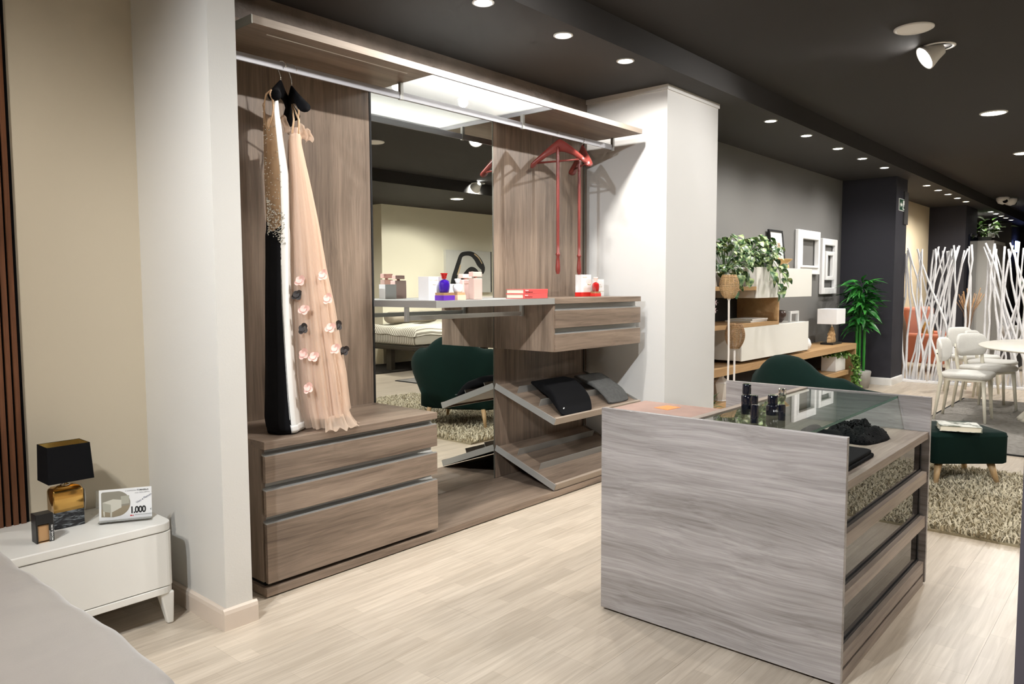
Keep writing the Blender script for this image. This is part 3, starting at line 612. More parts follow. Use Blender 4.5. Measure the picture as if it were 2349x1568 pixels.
# ------------------------------------------------------------------ gowns
AV, BV = Vector((.530, .848, 0)), Vector((.848, -.530, 0))      # along and across the hanging arms
def interp(tab, z, k):
    for i in range(len(tab)-1):
        if tab[i][0] >= z >= tab[i+1][0]:
            f = (tab[i][0]-z)/(tab[i][0]-tab[i+1][0]); return tab[i][k]*(1-f)+tab[i+1][k]*f
    return tab[0][k] if z > tab[0][0] else tab[-1][k]
DT = [(2.24, 1.921, 3.133, .031, .165), (2.067, 1.926, 3.128, .038, .155), (1.869, 1.933, 3.119, .051, .14), (1.671, 1.934, 3.118, .049, .125), (1.47, 1.931, 3.120, .050, .135), (1.268, 1.930, 3.123, .055, .15), (1.064, 1.931, 3.121, .062, .16), (.858, 1.933, 3.120, .072, .17), (.734, 1.935, 3.117, .081, .175), (.692, 1.939, 3.112, .080, .17)]
def dpt(z, phi, k=1.):
    p = math.radians(phi); c = Vector((interp(DT, z, 1), interp(DT, z, 2), z)); hw, la = interp(DT, z, 3)*k, interp(DT, z, 4)*k
    cp, sp = math.cos(p), math.sin(p)
    q = c+AV*(la*math.copysign(abs(cp)**.75, cp))+BV*(hw*math.copysign(abs(sp)**.8, sp))
    f = .006*math.sin(p*7+z*2)*(1 if z < 1.6 else .3)
    return tuple(q+BV*f)
t = thing('evening_gown', 'long black and white evening gown with a crystal bodice', 'dress', (1.93, 3.12, .69), group='hanging gowns')
def wz(phi): return 1.60+.0006*abs(phi-200)**1.1
MB().grid(lambda u, v: dpt((.694+(wz(164+196*u)-.694)*v)+(.0), 164+196*u), 44, 40).build('black_panel', 'black_cloth', t, solid=.003)
def wtop(phi): return 2.06+.16*max(0, 1-abs(phi-135)/55)
MB().grid(lambda u, v: dpt(.694+(wtop(166*u)-.694)*v+(.0), 166*u), 40, 44).build('white_panel', 'cloth_white', t, solid=.003)
MB().grid(lambda u, v: dpt(.700+.03*v, 100+66*u, 1.06+.03*math.sin(u*14)), 16, 3).build('white_hem', 'cloth_white', t, solid=.003)
sheer('nude_mesh', (.66, .46, .29), .62, .3)
def ntop(phi): return 2.17-.13*max(0, 1-abs(phi-205)/38)**.6
MB().grid(lambda u, v: dpt(wz(164+196*u)-.02+(ntop(164+196*u)-wz(164+196*u)+.02)*v, 164+196*u), 44, 16).build('nude_bodice', 'nude_mesh', t, solid=.002)
P('nude_piping', (.66, .44, .27), .6); P('crystal', (.75, .73, .66), .12, metal=.7)
MB().tube([dpt(ntop(164+8*i), 164+8*i) for i in range(14)], .003, 6).build('armhole_piping', 'nude_piping', t)
for ph in (172, 240):
    MB().tube([dpt(ntop(ph)-.005, ph), dpt(2.17, ph, .97), dpt(2.195, 190+.3*(ph-190), .97), (1.848, 3.005, 2.214)], [.003, .0035, .004, .004], 6).build('shoulder_strap', 'nude_piping', t)
cr = MB(); rng = random.Random(3)
def gem(p, r):
    p = Vector(p); cr.add([p+Vector(d)*r for d in ((1, 0, 0), (-1, 0, 0), (0, 1, 0), (0, -1, 0), (0, 0, 1), (0, 0, -1))], [(0, 2, 4), (2, 1, 4), (1, 3, 4), (3, 0, 4), (2, 0, 5), (1, 2, 5), (3, 1, 5), (0, 3, 5)])
for i in range(230):
    ph = rng.uniform(150, 245); z = rng.uniform(1.60, 1.76); z += .10*(1-(ph-150)/95)*-.6; gem(dpt(z, ph, 1.05), rng.uniform(.0025, .0042))
for i in range(120):
    ph = rng.uniform(160, 300); z = rng.uniform(1.74, ntop(ph)); gem(dpt(z, ph, 1.04), rng.uniform(.002, .0035))
co = cr.build('crystal_beads', 'crystal', t); co['kind'] = 'stuff'
GT = [(2.14, 2.035, 3.118, .018, .13), (2.111, 2.038, 3.111, .023, .12), (2.021, 2.032, 3.117, .030, .10), (1.819, 2.043, 3.104, .052, .09), (1.636, 2.051, 3.095, .072, .10), (1.431, 2.059, 3.087, .087, .115), (1.265, 2.069, 3.075, .100, .13), (1.099, 2.077, 3.067, .109, .14), (.931, 2.087, 3.054, .119, .15), (.784, 2.098, 3.043, .116, .15), (.677, 2.110, 3.029, .113, .15)]
def gpt(z, phi, k=1., pl=1., n=13):
    p = math.radians(phi); c = Vector((interp(GT, z, 1), interp(GT, z, 2), z)); hw, la = interp(GT, z, 3)*k, interp(GT, z, 4)*k
    low = min(1., max(0., (2.05-z)/1.3))
    m = 1+pl*low*(.075*math.sin(n*p+.4*math.sin(3*z*2))+.05*math.sin((n*2+3)*p+z*1.5))
    return tuple(c+AV*(la*m*math.cos(p))+BV*(hw*m*math.sin(p)))
sheer('tulle', (.82, .66, .53), .55, .45); P('peach_lining', (.74, .55, .46), .7); P('petal_pink', (.85, .52, .45), .6, sheen=.3); P('petal_dark', (.035, .028, .026), .6)
t = thing('evening_gown', 'long peach tulle gown scattered with fabric flowers', 'dress', (2.08, 3.06, .69), group='hanging gowns')
MB().grid(lambda u, v: gpt(.74+1.34*v, 360*u, .80), 90, 40).build('lining', 'peach_lining', t)
def hemz(phi): return .700+.05*max(0, math.sin(math.radians(phi*3+20)))+.10*max(0, math.cos(math.radians(phi-60)))**3
MB().grid(lambda u, v: gpt(hemz(360*u)+(2.05-hemz(360*u))*v, 360*u, 1.03, 1.5), 120, 50).build('tulle_layer', 'tulle', t)
MB().grid(lambda u, v: gpt(.78+.18*(1+math.sin(u*19))*.5+(1.95-.78)*v*.99, 40+150*u, .93, 2.0, 9), 60, 40).build('tulle_layer', 'tulle', t)
def foot(u, v):
    q = Vector(gpt(.70, 100+85*u, 1.)); o = (q-Vector((2.10, 3.04, .70))); o.z = 0
    r = q+o.normalized()*.05*v; r.z = .697+.06*(1-v)**2+.008*math.sin(u*30)*v; return tuple(r)
MB().grid(foot, 30, 6).build('tulle_hem', 'tulle', t)
for ph, top in ((150, 2.195), (210, 2.19), (30, 2.185)):
    MB().tube([gpt(2.05, ph), gpt(2.11, ph), (2.03+.02*math.cos(math.radians(ph)), 3.10, top)], .004, 6).build('shoulder_strap', 'nude_piping', t)
for k, (ox, oy, oz, w, h) in enumerate(((.035, -.02, 2.035, .03, .07), (.058, -.036, 2.03, .028, .055), (-.03, .02, 2.06, .025, .08))):
    MB().grid(lambda u, v: (2.03+ox+w*(u-.5)*.8+.01*math.sin(v*5), 3.12+oy-w*(u-.5)*.8, oz+h*v+.012*math.sin(u*3.1)), 6, 6).build('ribbon', 'tulle', t, solid=.0015)
def petals():
    mb = MB()
    for (ax_, ay_, r, tl) in ((0, 0, .013, .3), (.017, .004, .012, -.3), (.008, -.014, .012, .2), (-.012, -.012, .010, .5)):
        n = 10; c = Vector((ax_, 0, ay_)); ring = [c+Vector((r*1.2*math.cos(2*PI*i/n), -.007+tl*.02*math.sin(2*PI*i/n)+tl*.008*math.cos(2*PI*i/n), r*1.35*math.sin(2*PI*i/n))) for i in range(n)]
        mb.add([c+Vector((0, -.0035, 0))]+ring+[c+Vector((0, .002, 0))], [(0, 1+i, 1+(i+1) % n) for i in range(n)]+[(n+1, 1+(i+1) % n, 1+i) for i in range(n)], False)
    return mb
pm1 = petals().mesh('flower'); pm1.materials.append(MATS['petal_pink']); pm2 = petals().mesh('flower'); pm2.materials.append(MATS['petal_dark'])
for k, (z, ph, dark) in enumerate(((1.385, 203, 0), (1.41, 143, 0), (1.255, 197, 0), (1.30, 141, 0), (1.17, 146, 0), (1.07, 140, 0), (1.05, 208, 0), (1.04, 187, 0), (.895, 205, 0), (1.32, 215, 1), (1.165, 205, 1), (1.17, 104, 1), (1.05, 92, 1))):
    o = bpy.data.objects.new('flower', pm2 if dark else pm1); COL.objects.link(o); o.parent = t
    p = Vector(gpt(z, ph, 1.17)); o.location = p-Vector(t.location); o.rotation_euler = (0, random.uniform(-.6, .6), -.72); o.scale = (.92, .92, .92)

# ------------------------------------------------------------------ perfumes and boxes on the wardrobe
thin_glass('perfume_glass', (.95, .92, .90), ior=1.18); P('pink_glass', (.86, .62, .55), .08, trans=.35, ior=1.2, coat=.3)
P('purple_glass', (.045, .006, .36), .05, coat=.6, trans=.25); P('red_glass', (.50, .012, .012), .06, coat=.6, trans=.25); P('white_glaze', (.85, .85, .86), .12, coat=.5); P('pink_glaze', (.80, .58, .54), .2, coat=.3)
P('purple_card', (.11, .02, .36), .5); P('bronze_card', (.33, .19, .09), .4); P('peach_card', (.85, .54, .38), .5); P('copper_card', (.55, .33, .18), .4); P('white_card', (.84, .84, .85), .5); P('red_card', (.62, .02, .015), .5); P('gold_print', (.62, .55, .38), .4); P('pink_cap', (.80, .52, .46), .35); P('pink_light', (.88, .60, .54), .3)
ZD = 1.2775
def pbox(x, y, w, d, h, lip, mat, inner, label, il=None, txt=None):
    t = thing('perfume_box_base', label, 'box', (x+w/2, y+d/2, ZD))
    B(x, x+w, y, y+d, ZD, ZD+h).build('card_tray', mat, t, bevel=.0008); B(x+.003, x+w-.003, y+.003, y+d-.003, ZD+h, ZD+h+lip).build('card_lining', inner, t)
    return t
def round_perfume(x, y, z, r, h, hs, body, stop, label):
    t = thing('perfume_bottle', label, 'perfume', (x, y, z), group='perfumes')
    pf = [(.72, 0), (.80, .02), (.93, .25), (1.0, .52), (.97, .74), (.82, .90), (.50, .99), (.36, 1.0)]
    mb = MB().loft([[(x+r*a*(1+.018*math.cos(8*2*PI*j/48))*math.cos(2*PI*j/48), y+r*a*(1+.018*math.cos(8*2*PI*j/48))*math.sin(2*PI*j/48), z+h*b) for j in range(48)] for a, b in pf]); mb.build('glass_body', body, t)
    MB().lathe([(r*.36, h), (r*.36, h+.006)], (x, y, z), 20).build('collar', 'chrome', t)
    MB().lathe([(r*.40, h+.005), (r*.50, h+hs*.5), (r*.66, h+hs*.88), (r*.60, h+hs), (r*.2, h+hs*.97)], (x, y, z), 10, smooth=False).build('stopper', stop, t)
pbox(2.806, 2.93, .084, .082, .027, .015, 'purple_card', 'bronze_card', 'purple square box base under the violet perfume bottle')
round_perfume(2.846, 2.968, ZD+.0425, .0315, .069, .036, 'purple_glass', 'red_glass', 'round violet glass perfume bottle with a red stopper')
pbox(2.952, 2.972, .066, .064, .027, .015, 'peach_card', 'copper_card', 'peach square box base under the white perfume bottle')
round_perfume(2.984, 3.002, ZD+.0425, .0285, .048, .028, 'white_glaze', 'white_glaze', 'round white perfume bottle on a peach box base')
t = thing('perfume_carton', 'tall plain white carton left of the violet bottle', 'box', (2.80, 3.04, ZD), group='perfume cartons')
B(2.7635, 2.856, 3.0, 3.085, ZD, ZD+.129).build('carton', 'white_card', t, bevel=.0008)
text('BVLGARI', .014, 'gold_print', t, frameM((2.769-2.80, 2.9995-3.04, .105), (1, 0, 0), (0, 0, 1)), space=1.15); text('allegra', .010, 'gold_print', t, frameM((2.790-2.80, 2.9995-3.04, .083), (1, 0, 0), (0, 0, 1)))
t = thing('perfume_carton', 'low white carton behind the small white bottle', 'box', (3.05, 3.15, ZD), group='perfume cartons')
B(3.005, 3.095, 3.11, 3.17, ZD, ZD+.09).build('carton', 'white_card', t, bevel=.0008); text('BVLGARI', .012, 'gold_print', t, frameM((3.012-3.05, 3.1095-3.15, .07), (1, 0, 0), (0, 0, 1)))
def tall_perfume(x0, x1, y0, y1, h, capw, caph, body, cap, label, inner=None, lt=None):
    t = thing('perfume_bottle', label, 'perfume', ((x0+x1)/2, (y0+y1)/2, ZD), group='perfumes'); cx, cy = (x0+x1)/2, (y0+y1)/2
    B(x0, x1, y0, y1, ZD, ZD+h).build('glass_body', body, t, bevel=.004)
    if inner: B(x0+.006, x1-.006, y0+.006, y1-.006, ZD+.010, ZD+h-.008).build('liquid', inner, t, bevel=.003)
    MB().lathe([(.010, ZD+h), (.010, ZD+h+.009)], (cx, cy, 0), 14).build('neck', 'pink_cap', t)
    B(cx-capw/2, cx+capw/2, cy-.018, cy+.018, ZD+h+.009, ZD+h+.009+caph).build('cap', cap, t, bevel=.002)
    if lt: text(lt, .007, 'copper_card', t, frameM((x0-cx+.012, y0-cy-.0006, h*.78), (1, 0, 0), (0, 0, 1)))
P('rose_liquid', (.72, .45, .38), .2, trans=.3)
tall_perfume(3.112, 3.205, 3.09, 3.14, .115, .076, .024, 'pink_glaze', 'pink_light', 'pale pink flat perfume bottle left of the clear pink one', lt='narciso rodriguez')
tall_perfume(3.108, 3.178, 2.995, 3.04, .122, .074, .028, 'pink_glass', 'pink_cap', 'clear pink faceted perfume bottle, rightmost of the group before the mirror', inner=None)
t = thing('perfume_carton', 'white and red carton under the red hanger nearest the column', 'box', (4.50, 3.225, ZD), group='perfume cartons')
B(4.436, 4.560, 3.200, 3.252, ZD+.030, ZD+.158).build('carton', 'white_card', t, bevel=.0008); B(4.434, 4.562, 3.198, 3.254, ZD, ZD+.030).build('red_base', 'red_card', t, bevel=.0008)
text('BVLGARI', .013, 'gold_print', t, frameM((4.455-4.50, 3.1995-3.225, .135), (1, 0, 0), (0, 0, 1)))
t = thing('perfume_bottle', 'clear glass perfume bottle with a round stopper in front of the red one', 'perfume', (4.395, 3.10, ZD), group='perfumes')
MB().loft([[(4.395+a*x, 3.10+a*y, ZD+z) for x, y in rrect(-.046, .046, -.026, .026, .012, 3)] for a, z in ((.90, 0), (1., .006), (1., .062), (.8, .074), (.3, .080), (.25, .086))]).build('glass_body', 'perfume_glass', t)
MB().loft([[(4.395+a*x, 3.10+a*y, ZD+z) for x, y in rrect(-.046, .046, -.026, .026, .012, 3)] for a, z in ((.72, .016), (.86, .02), (.86, .058), (.6, .066))]).build('liquid', 'perfume_glass', t)
MB().lathe([(.006, .084), (.018, .09), (.0245, .103), (.022, .116), (.012, .124), (.001, .126)], (4.395, 3.10, ZD), 16).build('stopper', 'perfume_glass', t); MB().lathe([(.013, .084), (.013, .092)], (4.395, 3.10, ZD), 16).build('collar', 'gold_print', t)
pbox(4.535, 3.135, .060, .055, .022, .012, 'red_card', 'bronze_card', 'small red box base under the red perfume bottle')
round_perfume(4.565, 3.162, ZD+.0345, .027, .066, .040, 'red_glass', 'pink_light', 'round red perfume bottle with a clear pink stopper')
t = thing('perfume_carton', 'low white carton with pink lettering, rightmost on the drawer unit', 'box', (4.69, 3.24, ZD), group='perfume cartons')
B(4.640, 4.735, 3.205, 3.28, ZD, ZD+.125).build('carton', 'white_card', t, bevel=.0008); B(4.6392, 4.7358, 3.2042, 3.2808, ZD+.034, ZD+.038).build('gold_band', 'gold_print', t)
text('Miss', .012, 'pink_cap', t, frameM((4.675-4.69, 3.2045-3.24, .082), (1, 0, 0), (0, 0, 1))); text('GUERLAIN', .010, 'gold_print', t, frameM((4.662-4.69, 3.2045-3.24, .066), (1, 0, 0), (0, 0, 1)))
P('book_red', (.66, .08, .075), .5)
def book(name, x0, y0, L, D_, T, z, rz, cover, label, group, txt=None):
    """closed book lying flat, spine on the local -y side, page end on -x"""
    t = thing(name, label, 'book', (x0, y0, z), rz, group); c = .003
    B(0, L, 0, D_, 0, c).build('cover_board', cover, t, world=False); B(0, L, 0, D_, T-c, T).build('cover_board', cover, t, world=False)
    B(0, L, -.002, .004, 0, T).build('spine', cover, t, world=False, bevel=.0015); B(.004, L-.004, .004, D_-.005, c, T-c).build('pages', 'book_page', t, world=False)
    if txt:
        for j, (s_, sz) in enumerate(txt): text(s_, sz, 'white_paint' if j == 0 else 'ink', t, frameM((.012, -.0025, T*.62-j*.010), (1, 0, 0), (0, 0, 1)), bold=.0002)
    return t
book('red_book', 3.494, 2.952, .235, .142, .0285, ZD, .0, 'book_red', 'lower of the two stacked red books on the glass shelf', 'stacked red books', (('Garzanti', .009), ("l'amore dopo di noi", .009)))
book('red_book', 3.496, 2.950, .237, .142, .0285, ZD+.029, .012, 'book_red', 'upper of the two stacked red books on the glass shelf', 'stacked red books', (('Garzanti', .009), ("l'amore dopo di noi", .009)))

# ------------------------------------------------------------------ clothes on the upper tray
P('denim_grey', (.105, .105, .102), .9, var=.35, vscale=45, bump=.3, bscale=120)
y0t, z0t = 2.912, .488; Lt = math.hypot(.5, .184); uyt, uzt = .5/Lt, .184/Lt
def tq(x, a, h): return (x, y0t+uyt*a-uzt*h, z0t+uzt*a+uyt*h)
def folded(fn, label, name, mat, n=26):
    """fn(s) -> (a, x0, x1, h0, h1) along the length; a closed soft slab lying on the tray"""
    rings = []
    for i in range(n+1):
        a, x0, x1, h0, h1 = fn(i/n); r = min(.02, (h1-h0)*.45)
        rings.append([tq(px, a, ph+.004*math.sin(px*40+a*30)*(1 if ph > h0+r else 0)) for px, ph in rrect(x0, x1, h0, h1, r, 4)])
    return single(name, MB().loft(rings), mat, label, 'clothes', 'folded trousers', sub=1)
def f_black(s):
    a = .012+.40*s; x0 = 3.825+.10*s; x1 = 4.195+.085*s; base = .018+.050*min(1, s*2.4)
    e = math.sin(min(1, s*6)*PI/2)*math.sin(min(1, (1-s)*6)*PI/2); th = .028+.03*math.sin(s*PI)
    return a, x0+.02*(1-e), x1-.02*(1-e), base, base+.006+th*e
o = folded(f_black, 'black folded trousers sliding down the upper tray', 'folded_trousers', 'black_cloth')
tg = B(-.012, .012, -.003, .003, 0, .0012); tg.xf(Matrix.Translation(Vector(tq(3.862, .035, .066))-Vector(o.location)) @ Matrix.Rotation(.35, 4, 'X') @ Matrix.Rotation(.5, 4, 'Z')).build('brand_tab', 'white_paint', o, world=False)
def f_jean(s):
    a = .035+.36*s; x0 = 4.415+.0*s; x1 = 4.672+.03*s; base = .017+.054*max(0, math.sin(min(1, s*1.9)*PI/2))
    e = math.sin(min(1, s*8)*PI/2)*math.sin(min(1, (1-s)*8)*PI/2)
    return a, x0, x1, base, base+.010+.016*e
folded(f_jean, 'grey denim trousers folded at the column end of the upper tray', 'folded_trousers', 'denim_grey')

# ------------------------------------------------------------------ things on and in the island
P('black_gloss', (.006, .007, .014), .06, coat=.5); ZG = .8482
def cyl_perfume(x, y, parts, label, lt=None):
    t = thing('perfume_bottle', label, 'perfume', (x, y, ZG), group='perfumes')
    for nm, pf, mt, sg_ in parts: MB().lathe(pf, (x, y, ZG), sg_, smooth=sg_ > 14).build(nm, mt, t)
    return t
cyl_perfume(2.70, 1.18, [('glass_body', [(.0185, 0), (.0195, .003), (.0195, .020)], 'perfume_glass', 24), ('bottle_body', [(.0195, .020), (.0195, .089), (.017, .092)], 'black_gloss', 24), ('collar', [(.012, .092), (.012, .096)], 'chrome', 20), ('cap', [(.0155, .096), (.0163, .099), (.0155, .102), (.0163, .107), (.0155, .111), (.0163, .116), (.0155, .120), (.016, .132), (.014, .134)], 'black_gloss', 24)], 'tall black cylindrical perfume bottle, leftmost on the island glass')
cyl_perfume(2.643, 1.124, [('bottle_body', [(.0135, 0), (.014, .003), (.014, .064), (.0125, .067)], 'black_gloss', 22), ('collar', [(.010, .067), (.010, .070)], 'chrome', 20), ('cap', [(.0118, .070), (.0122, .072), (.0122, .099), (.011, .101)], 'black_gloss', 22)], 'short slim black perfume bottle in front of the tall one on the island')
t = cyl_perfume(2.851, 1.14, [('bottle_body', [(.0235, 0), (.0245, .003), (.0245, .036), (.022, .040)], 'black_gloss', 26), ('cap', [(.0185, .040), (.0190, .043), (.0190, .076), (.017, .078)], 'black_gloss', 24)], 'squat round black perfume bottle with white lettering on the island')
ang = math.atan2(-1.14, -2.851)
for j, ch in enumerate('ECLIX'):
    a = ang+.10+j*.30; px, py = .0248*math.cos(a), .0248*math.sin(a)
    text(ch, .010, 'white_paint', t, frameM((px, py, .016), (-math.sin(a), math.cos(a), 0), (0, 0, 1)), bold=.0003)
cyl_perfume(2.76, 1.068, [('bottle_body', [(.0125, 0), (.0135, .002), (.0135, .056), (.011, .058)], 'black_gloss', 8), ('glass_neck', [(.0125, .058), (.0135, .066), (.0125, .074), (.0135, .084), (.0115, .092)], 'perfume_glass', 8), ('cap', [(.009, .092), (.0135, .096), (.0140, .118), (.0125, .120)], 'chrome', 22)], 'slim bottle with a clear faceted neck and chrome cap on the island')
def sequin_mat():
    m, nt, b = _mat('sequin_black'); setp(b, .6, spec=.08); b.inputs['Base Color'].default_value = (.006, .006, .007, 1)
    tc = nt.nodes.new('ShaderNodeTexCoord'); v = nt.nodes.new('ShaderNodeTexVoronoi'); v.inputs['Scale'].default_value = 170.
    nt.links.new(tc.outputs['Object'], v.inputs['Vector']); bp = nt.nodes.new('ShaderNodeBump'); bp.inputs['Strength'].default_value = .9; bp.inputs['Distance'].default_value = .004
    nt.links.new(v.outputs['Distance'], bp.inputs['Height']); nt.links.new(bp.outputs[0], b.inputs['Normal'])
sequin_mat()
def heap(cx, cy, ax_, ay_, hgt, rz, fn):
    mb = MB(); N, Mn = 18, 44; rings = []
    for i in range(N+1):
        k = i/N
        ring = []
        for j in range(Mn):
            a = 2*PI*j/Mn; rr = (1-k)*(1+.12*math.sin(3*a+1)+.08*math.sin(5*a+2.2)); z = hgt*(1-(1-min(1, k*1.25))**4)*(1+fn(a, k)); x, y = ax_*rr*math.cos(a), ay_*rr*math.sin(a)
            ring.append((cx+x*math.cos(rz)-y*math.sin(rz), cy+x*math.sin(rz)+y*math.cos(rz), .6985+max(0, z)))
        rings.append(ring)
    return mb.loft(rings)
t = thing('sequin_garment', 'black sequinned garment bundled on the island shelf under the glass', 'clothes', (3.45, 1.0, .6985))
hp = heap(3.41, 1.0, .225, .125, .046, .15, lambda a, k: (.30*math.sin(4*a+7*k)+.16*math.sin(9*a-5*k))*(1-k)**.5)
sv = list(hp.v); hp.build('cloth', 'sequin_black', t)
P('sequin', (.05, .05, .055), .08, metal=1.); sq = MB(); rs = random.Random(8)
for i in range(420):
    p = Vector(sv[rs.randrange(len(sv))])+Vector((rs.uniform(-.003, .003), rs.uniform(-.003, .003), .0008)); nrm = Vector((rs.gauss(0, .45), rs.gauss(0, .45), 1)).normalized(); a_ = nrm.orthogonal().normalized(); b_ = nrm.cross(a_)
    sq.add([p+(a_*math.cos(2*PI*j/6)+b_*math.sin(2*PI*j/6))*.0034 for j in range(6)], [(0, 1, 2, 3, 4, 5)])
so = sq.build('sequins', 'sequin', t); so['kind'] = 'stuff'
heap(3.20, 1.08, .16, .10, .045, .5, lambda a, k: .2*math.sin(4*a+5*k)).build('sleeve', 'black_cloth', t)
t = thing('folded_cloth', 'flat folded black cloth on the island shelf behind the near end panel', 'clothes', (2.87, .90, .6985))
MB().prism(rrect(2.66, 3.055, .815, 1.0, .03, 4), 2, .6985, .712).build('lower_fold', 'black_cloth', t, bevel=.005); MB().prism(rrect(2.67, 3.045, .822, .99, .03, 4), 2, .712, .726).build('upper_fold', 'black_cloth', t, bevel=.005)
# ------------------------------------------------------------------ shag rug
def shag_mat():
    m, nt, b = _mat('shag'); setp(b, .9, sheen=.2); L = nt.links
    g = nt.nodes.new('ShaderNodeNewGeometry'); rp = nt.nodes.new('ShaderNodeValToRGB'); L.new(g.outputs['Random Per Island'], rp.inputs[0])
    e = rp.color_ramp.elements; e[0].color = (.42, .36, .24, 1); e[1].color = (.78, .71, .54, 1); e.new(.5).color = (.62, .55, .40, 1)
    L.new(rp.outputs[0], b.inputs['Base Color'])
shag_mat(); P('rug_base', (.33, .28, .18), .95)
t = thing('shag_rug', 'beige long-pile rug under the green armchair and footstool', 'rug', (5.37, 1.1, 0))
RX0, RX1, RY0, RY1 = 4.56, 6.20, -.20, 2.38
B(RX0, RX1, RY0, RY1, .0, .012).build('backing', 'rug_base', t)
def pile(n, x0, x1, y0, y1, z0, ln, wd_, seed):
    R = np.random.RandomState(seed); px = R.uniform(x0, x1, n); py = R.uniform(y0, y1, n)
    a = R.uniform(0, 2*PI, n)+2.2*np.sin(px*5)*np.cos(py*4); le = R.uniform(.6, 1.25, n)*ln; lean = R.uniform(.5, 1.15, n)
    dx, dy = np.cos(a), np.sin(a); wx, wy = -dy*wd_*.5, dx*wd_*.5
    V = np.zeros((n, 5, 3)); h = le*np.sqrt(np.maximum(.05, 1-(lean*.8)**2)); r = le*lean*.8
    for k, s in ((0, -1), (1, 1)): V[:, k] = np.stack([px+s*wx, py+s*wy, np.full(n, z0)], 1)
    for k, s in ((2, 1), (3, -1)): V[:, k] = np.stack([px+r*.35*dx+s*wx, py+r*.35*dy+s*wy, z0+h*.7], 1)
    V[:, 4] = np.stack([px+r*dx, py+r*dy, z0+h*.95], 1)
    me = bpy.data.meshes.new('pile'); me.vertices.add(n*5); me.vertices.foreach_set('co', V.ravel())
    b = np.arange(n)*5; lv = np.stack([b, b+1, b+2, b+3, b+3, b+2, b+4], 1).ravel()
    me.loops.add(n*7); me.loops.foreach_set('vertex_index', lv.astype(np.int32)); me.polygons.add(n*2)
    st = np.stack([np.arange(n)*7, np.arange(n)*7+4], 1).ravel(); me.polygons.foreach_set('loop_start', st.astype(np.int32))
    me.update(calc_edges=True); me.validate(); return me
me = pile(42000, RX0, RX1, RY0, RY1, .010, .052, .009, 5); me.materials.append(MATS['shag'])
me.transform(Matrix.Translation((-5.37, -1.1, 0)))
o = bpy.data.objects.new('pile', me); COL.objects.link(o); o.parent = t; o['kind'] = 'stuff'

# ------------------------------------------------------------------ green armchair and footstool
t = thing('green_armchair', 'dark green velvet tub armchair behind the island', 'armchair', (5.20, 1.70, .03), math.radians(-25))
def plan(s):
    a = abs(s); sg_ = 1 if s >= 0 else -1
    if a <= .55:
        f = a/.55*PI/2; return (-.03-.39*math.cos(f), sg_*.50*math.sin(f)), (-math.cos(f), sg_*math.sin(f))
    k = (a-.55)/.45; return (-.03+.40*k, sg_*(.50-.06*k*k)), (0, sg_)
def ztop(s):
    a = abs(s)
    T = ((0, .868), (.08, .858), (.14, .82), (.19, .765), (.24, .742), (.31, .745), (.36, .715), (.42, .68), (.6, .645), (.8, .61), (1., .56))
    for (a0, z0), (a1, z1) in zip(T[:-1], T[1:]):
        if a <= a1: return z0+(z1-z0)*(a-a0)/(a1-a0)
rings = []
NS = 72
for i in range(NS+1):
    s = -1+2*i/NS; (x, y), (nx, ny) = plan(s); zt = ztop(s); th = .105*(1-.25*abs(s))
    ec = 1 if abs(s) < .95 else max(.35, 1-((abs(s)-.95)/.05)**2*.65)
    ring = []
    for k, (fz, off) in enumerate(((0, -.05), (.0, .0), (.25, .012), (.5, .03), (.75, .04), (.93, .03), (1.0, -.015), (1.012, -.05), (.985, -.085), (.90, -th), (.6, -th), (.3, -th), (.05, -th))):
        z = .17+(zt-.17)*fz*(ec if fz > .9 else 1); fl = (.80+.20*min(1, max(0, (z-.17)/.38)))
        ring.append(((x+nx*off)*fl, (y+ny*off)*fl, z))
    rings.append(ring)
MB().loft(rings).build('shell', 'velvet_green', t, world=False, sub=1)
MB().loft([[(x*a, y*a, z) for x, y in rrect(-.30, .40, -.38, .38, .09, 5)] for a, z in ((.9, .17), (1, .19), (1, .40), (.97, .425), (.85, .435))]).build('seat_cushion', 'velvet_green', t, world=False)
for sx, sy in ((1, 1), (1, -1), (-1, 1), (-1, -1)):
    MB().tube([(.26*sx-.02, .27*sy, .18), (.29*sx-.02, .30*sy, .0)], [.024, .013], 12).build('leg', 'oak_leg', t, world=False)
t = thing('footstool', 'dark green velvet footstool on oak legs with a book on it', 'footstool', (5.84, 1.075, .03), math.radians(130.5))
MB().loft([[(x*a, y*a, z) for x, y in rrect(-.25, .25, -.225, .225, .035, 4)] for a, z in ((.95, .14), (1, .15), (1, .318), (1.01, .322), (1, .326), (.98, .345), (.9, .352), (.5, .358))]).build('cushion', 'velvet_green', t, world=False)
for sx, sy in ((1, 1), (1, -1), (-1, 1), (-1, -1)):
    MB().tube([(.17*sx, .15*sy, .145), (.205*sx, .185*sy, .0)], [.026, .014], 12).build('leg', 'oak_leg', t, world=False)
def bookcov():
    m, nt, b = _mat('book_print'); setp(b, .5); tc = nt.nodes.new('ShaderNodeTexCoord'); n = nt.nodes.new('ShaderNodeTexNoise'); n.inputs['Scale'].default_value = 16; n.inputs['Detail'].default_value = 3
    rp = nt.nodes.new('ShaderNodeValToRGB'); e = rp.color_ramp.elements; e[0].position = .42; e[1].position = .55; e[0].color = (.07, .09, .05, 1); e[1].color = (.66, .66, .60, 1)
    nt.links.new(tc.outputs['Object'], n.inputs['Vector']); nt.links.new(n.outputs['Fac'], rp.inputs[0]); nt.links.new(rp.outputs[0], b.inputs['Base Color'])
bookcov()
book('hardback_book', 5.62, .865, .20, .24, .036, .392, math.radians(18), 'book_print', 'hardback book with a mottled green and white cover on the footstool', None)

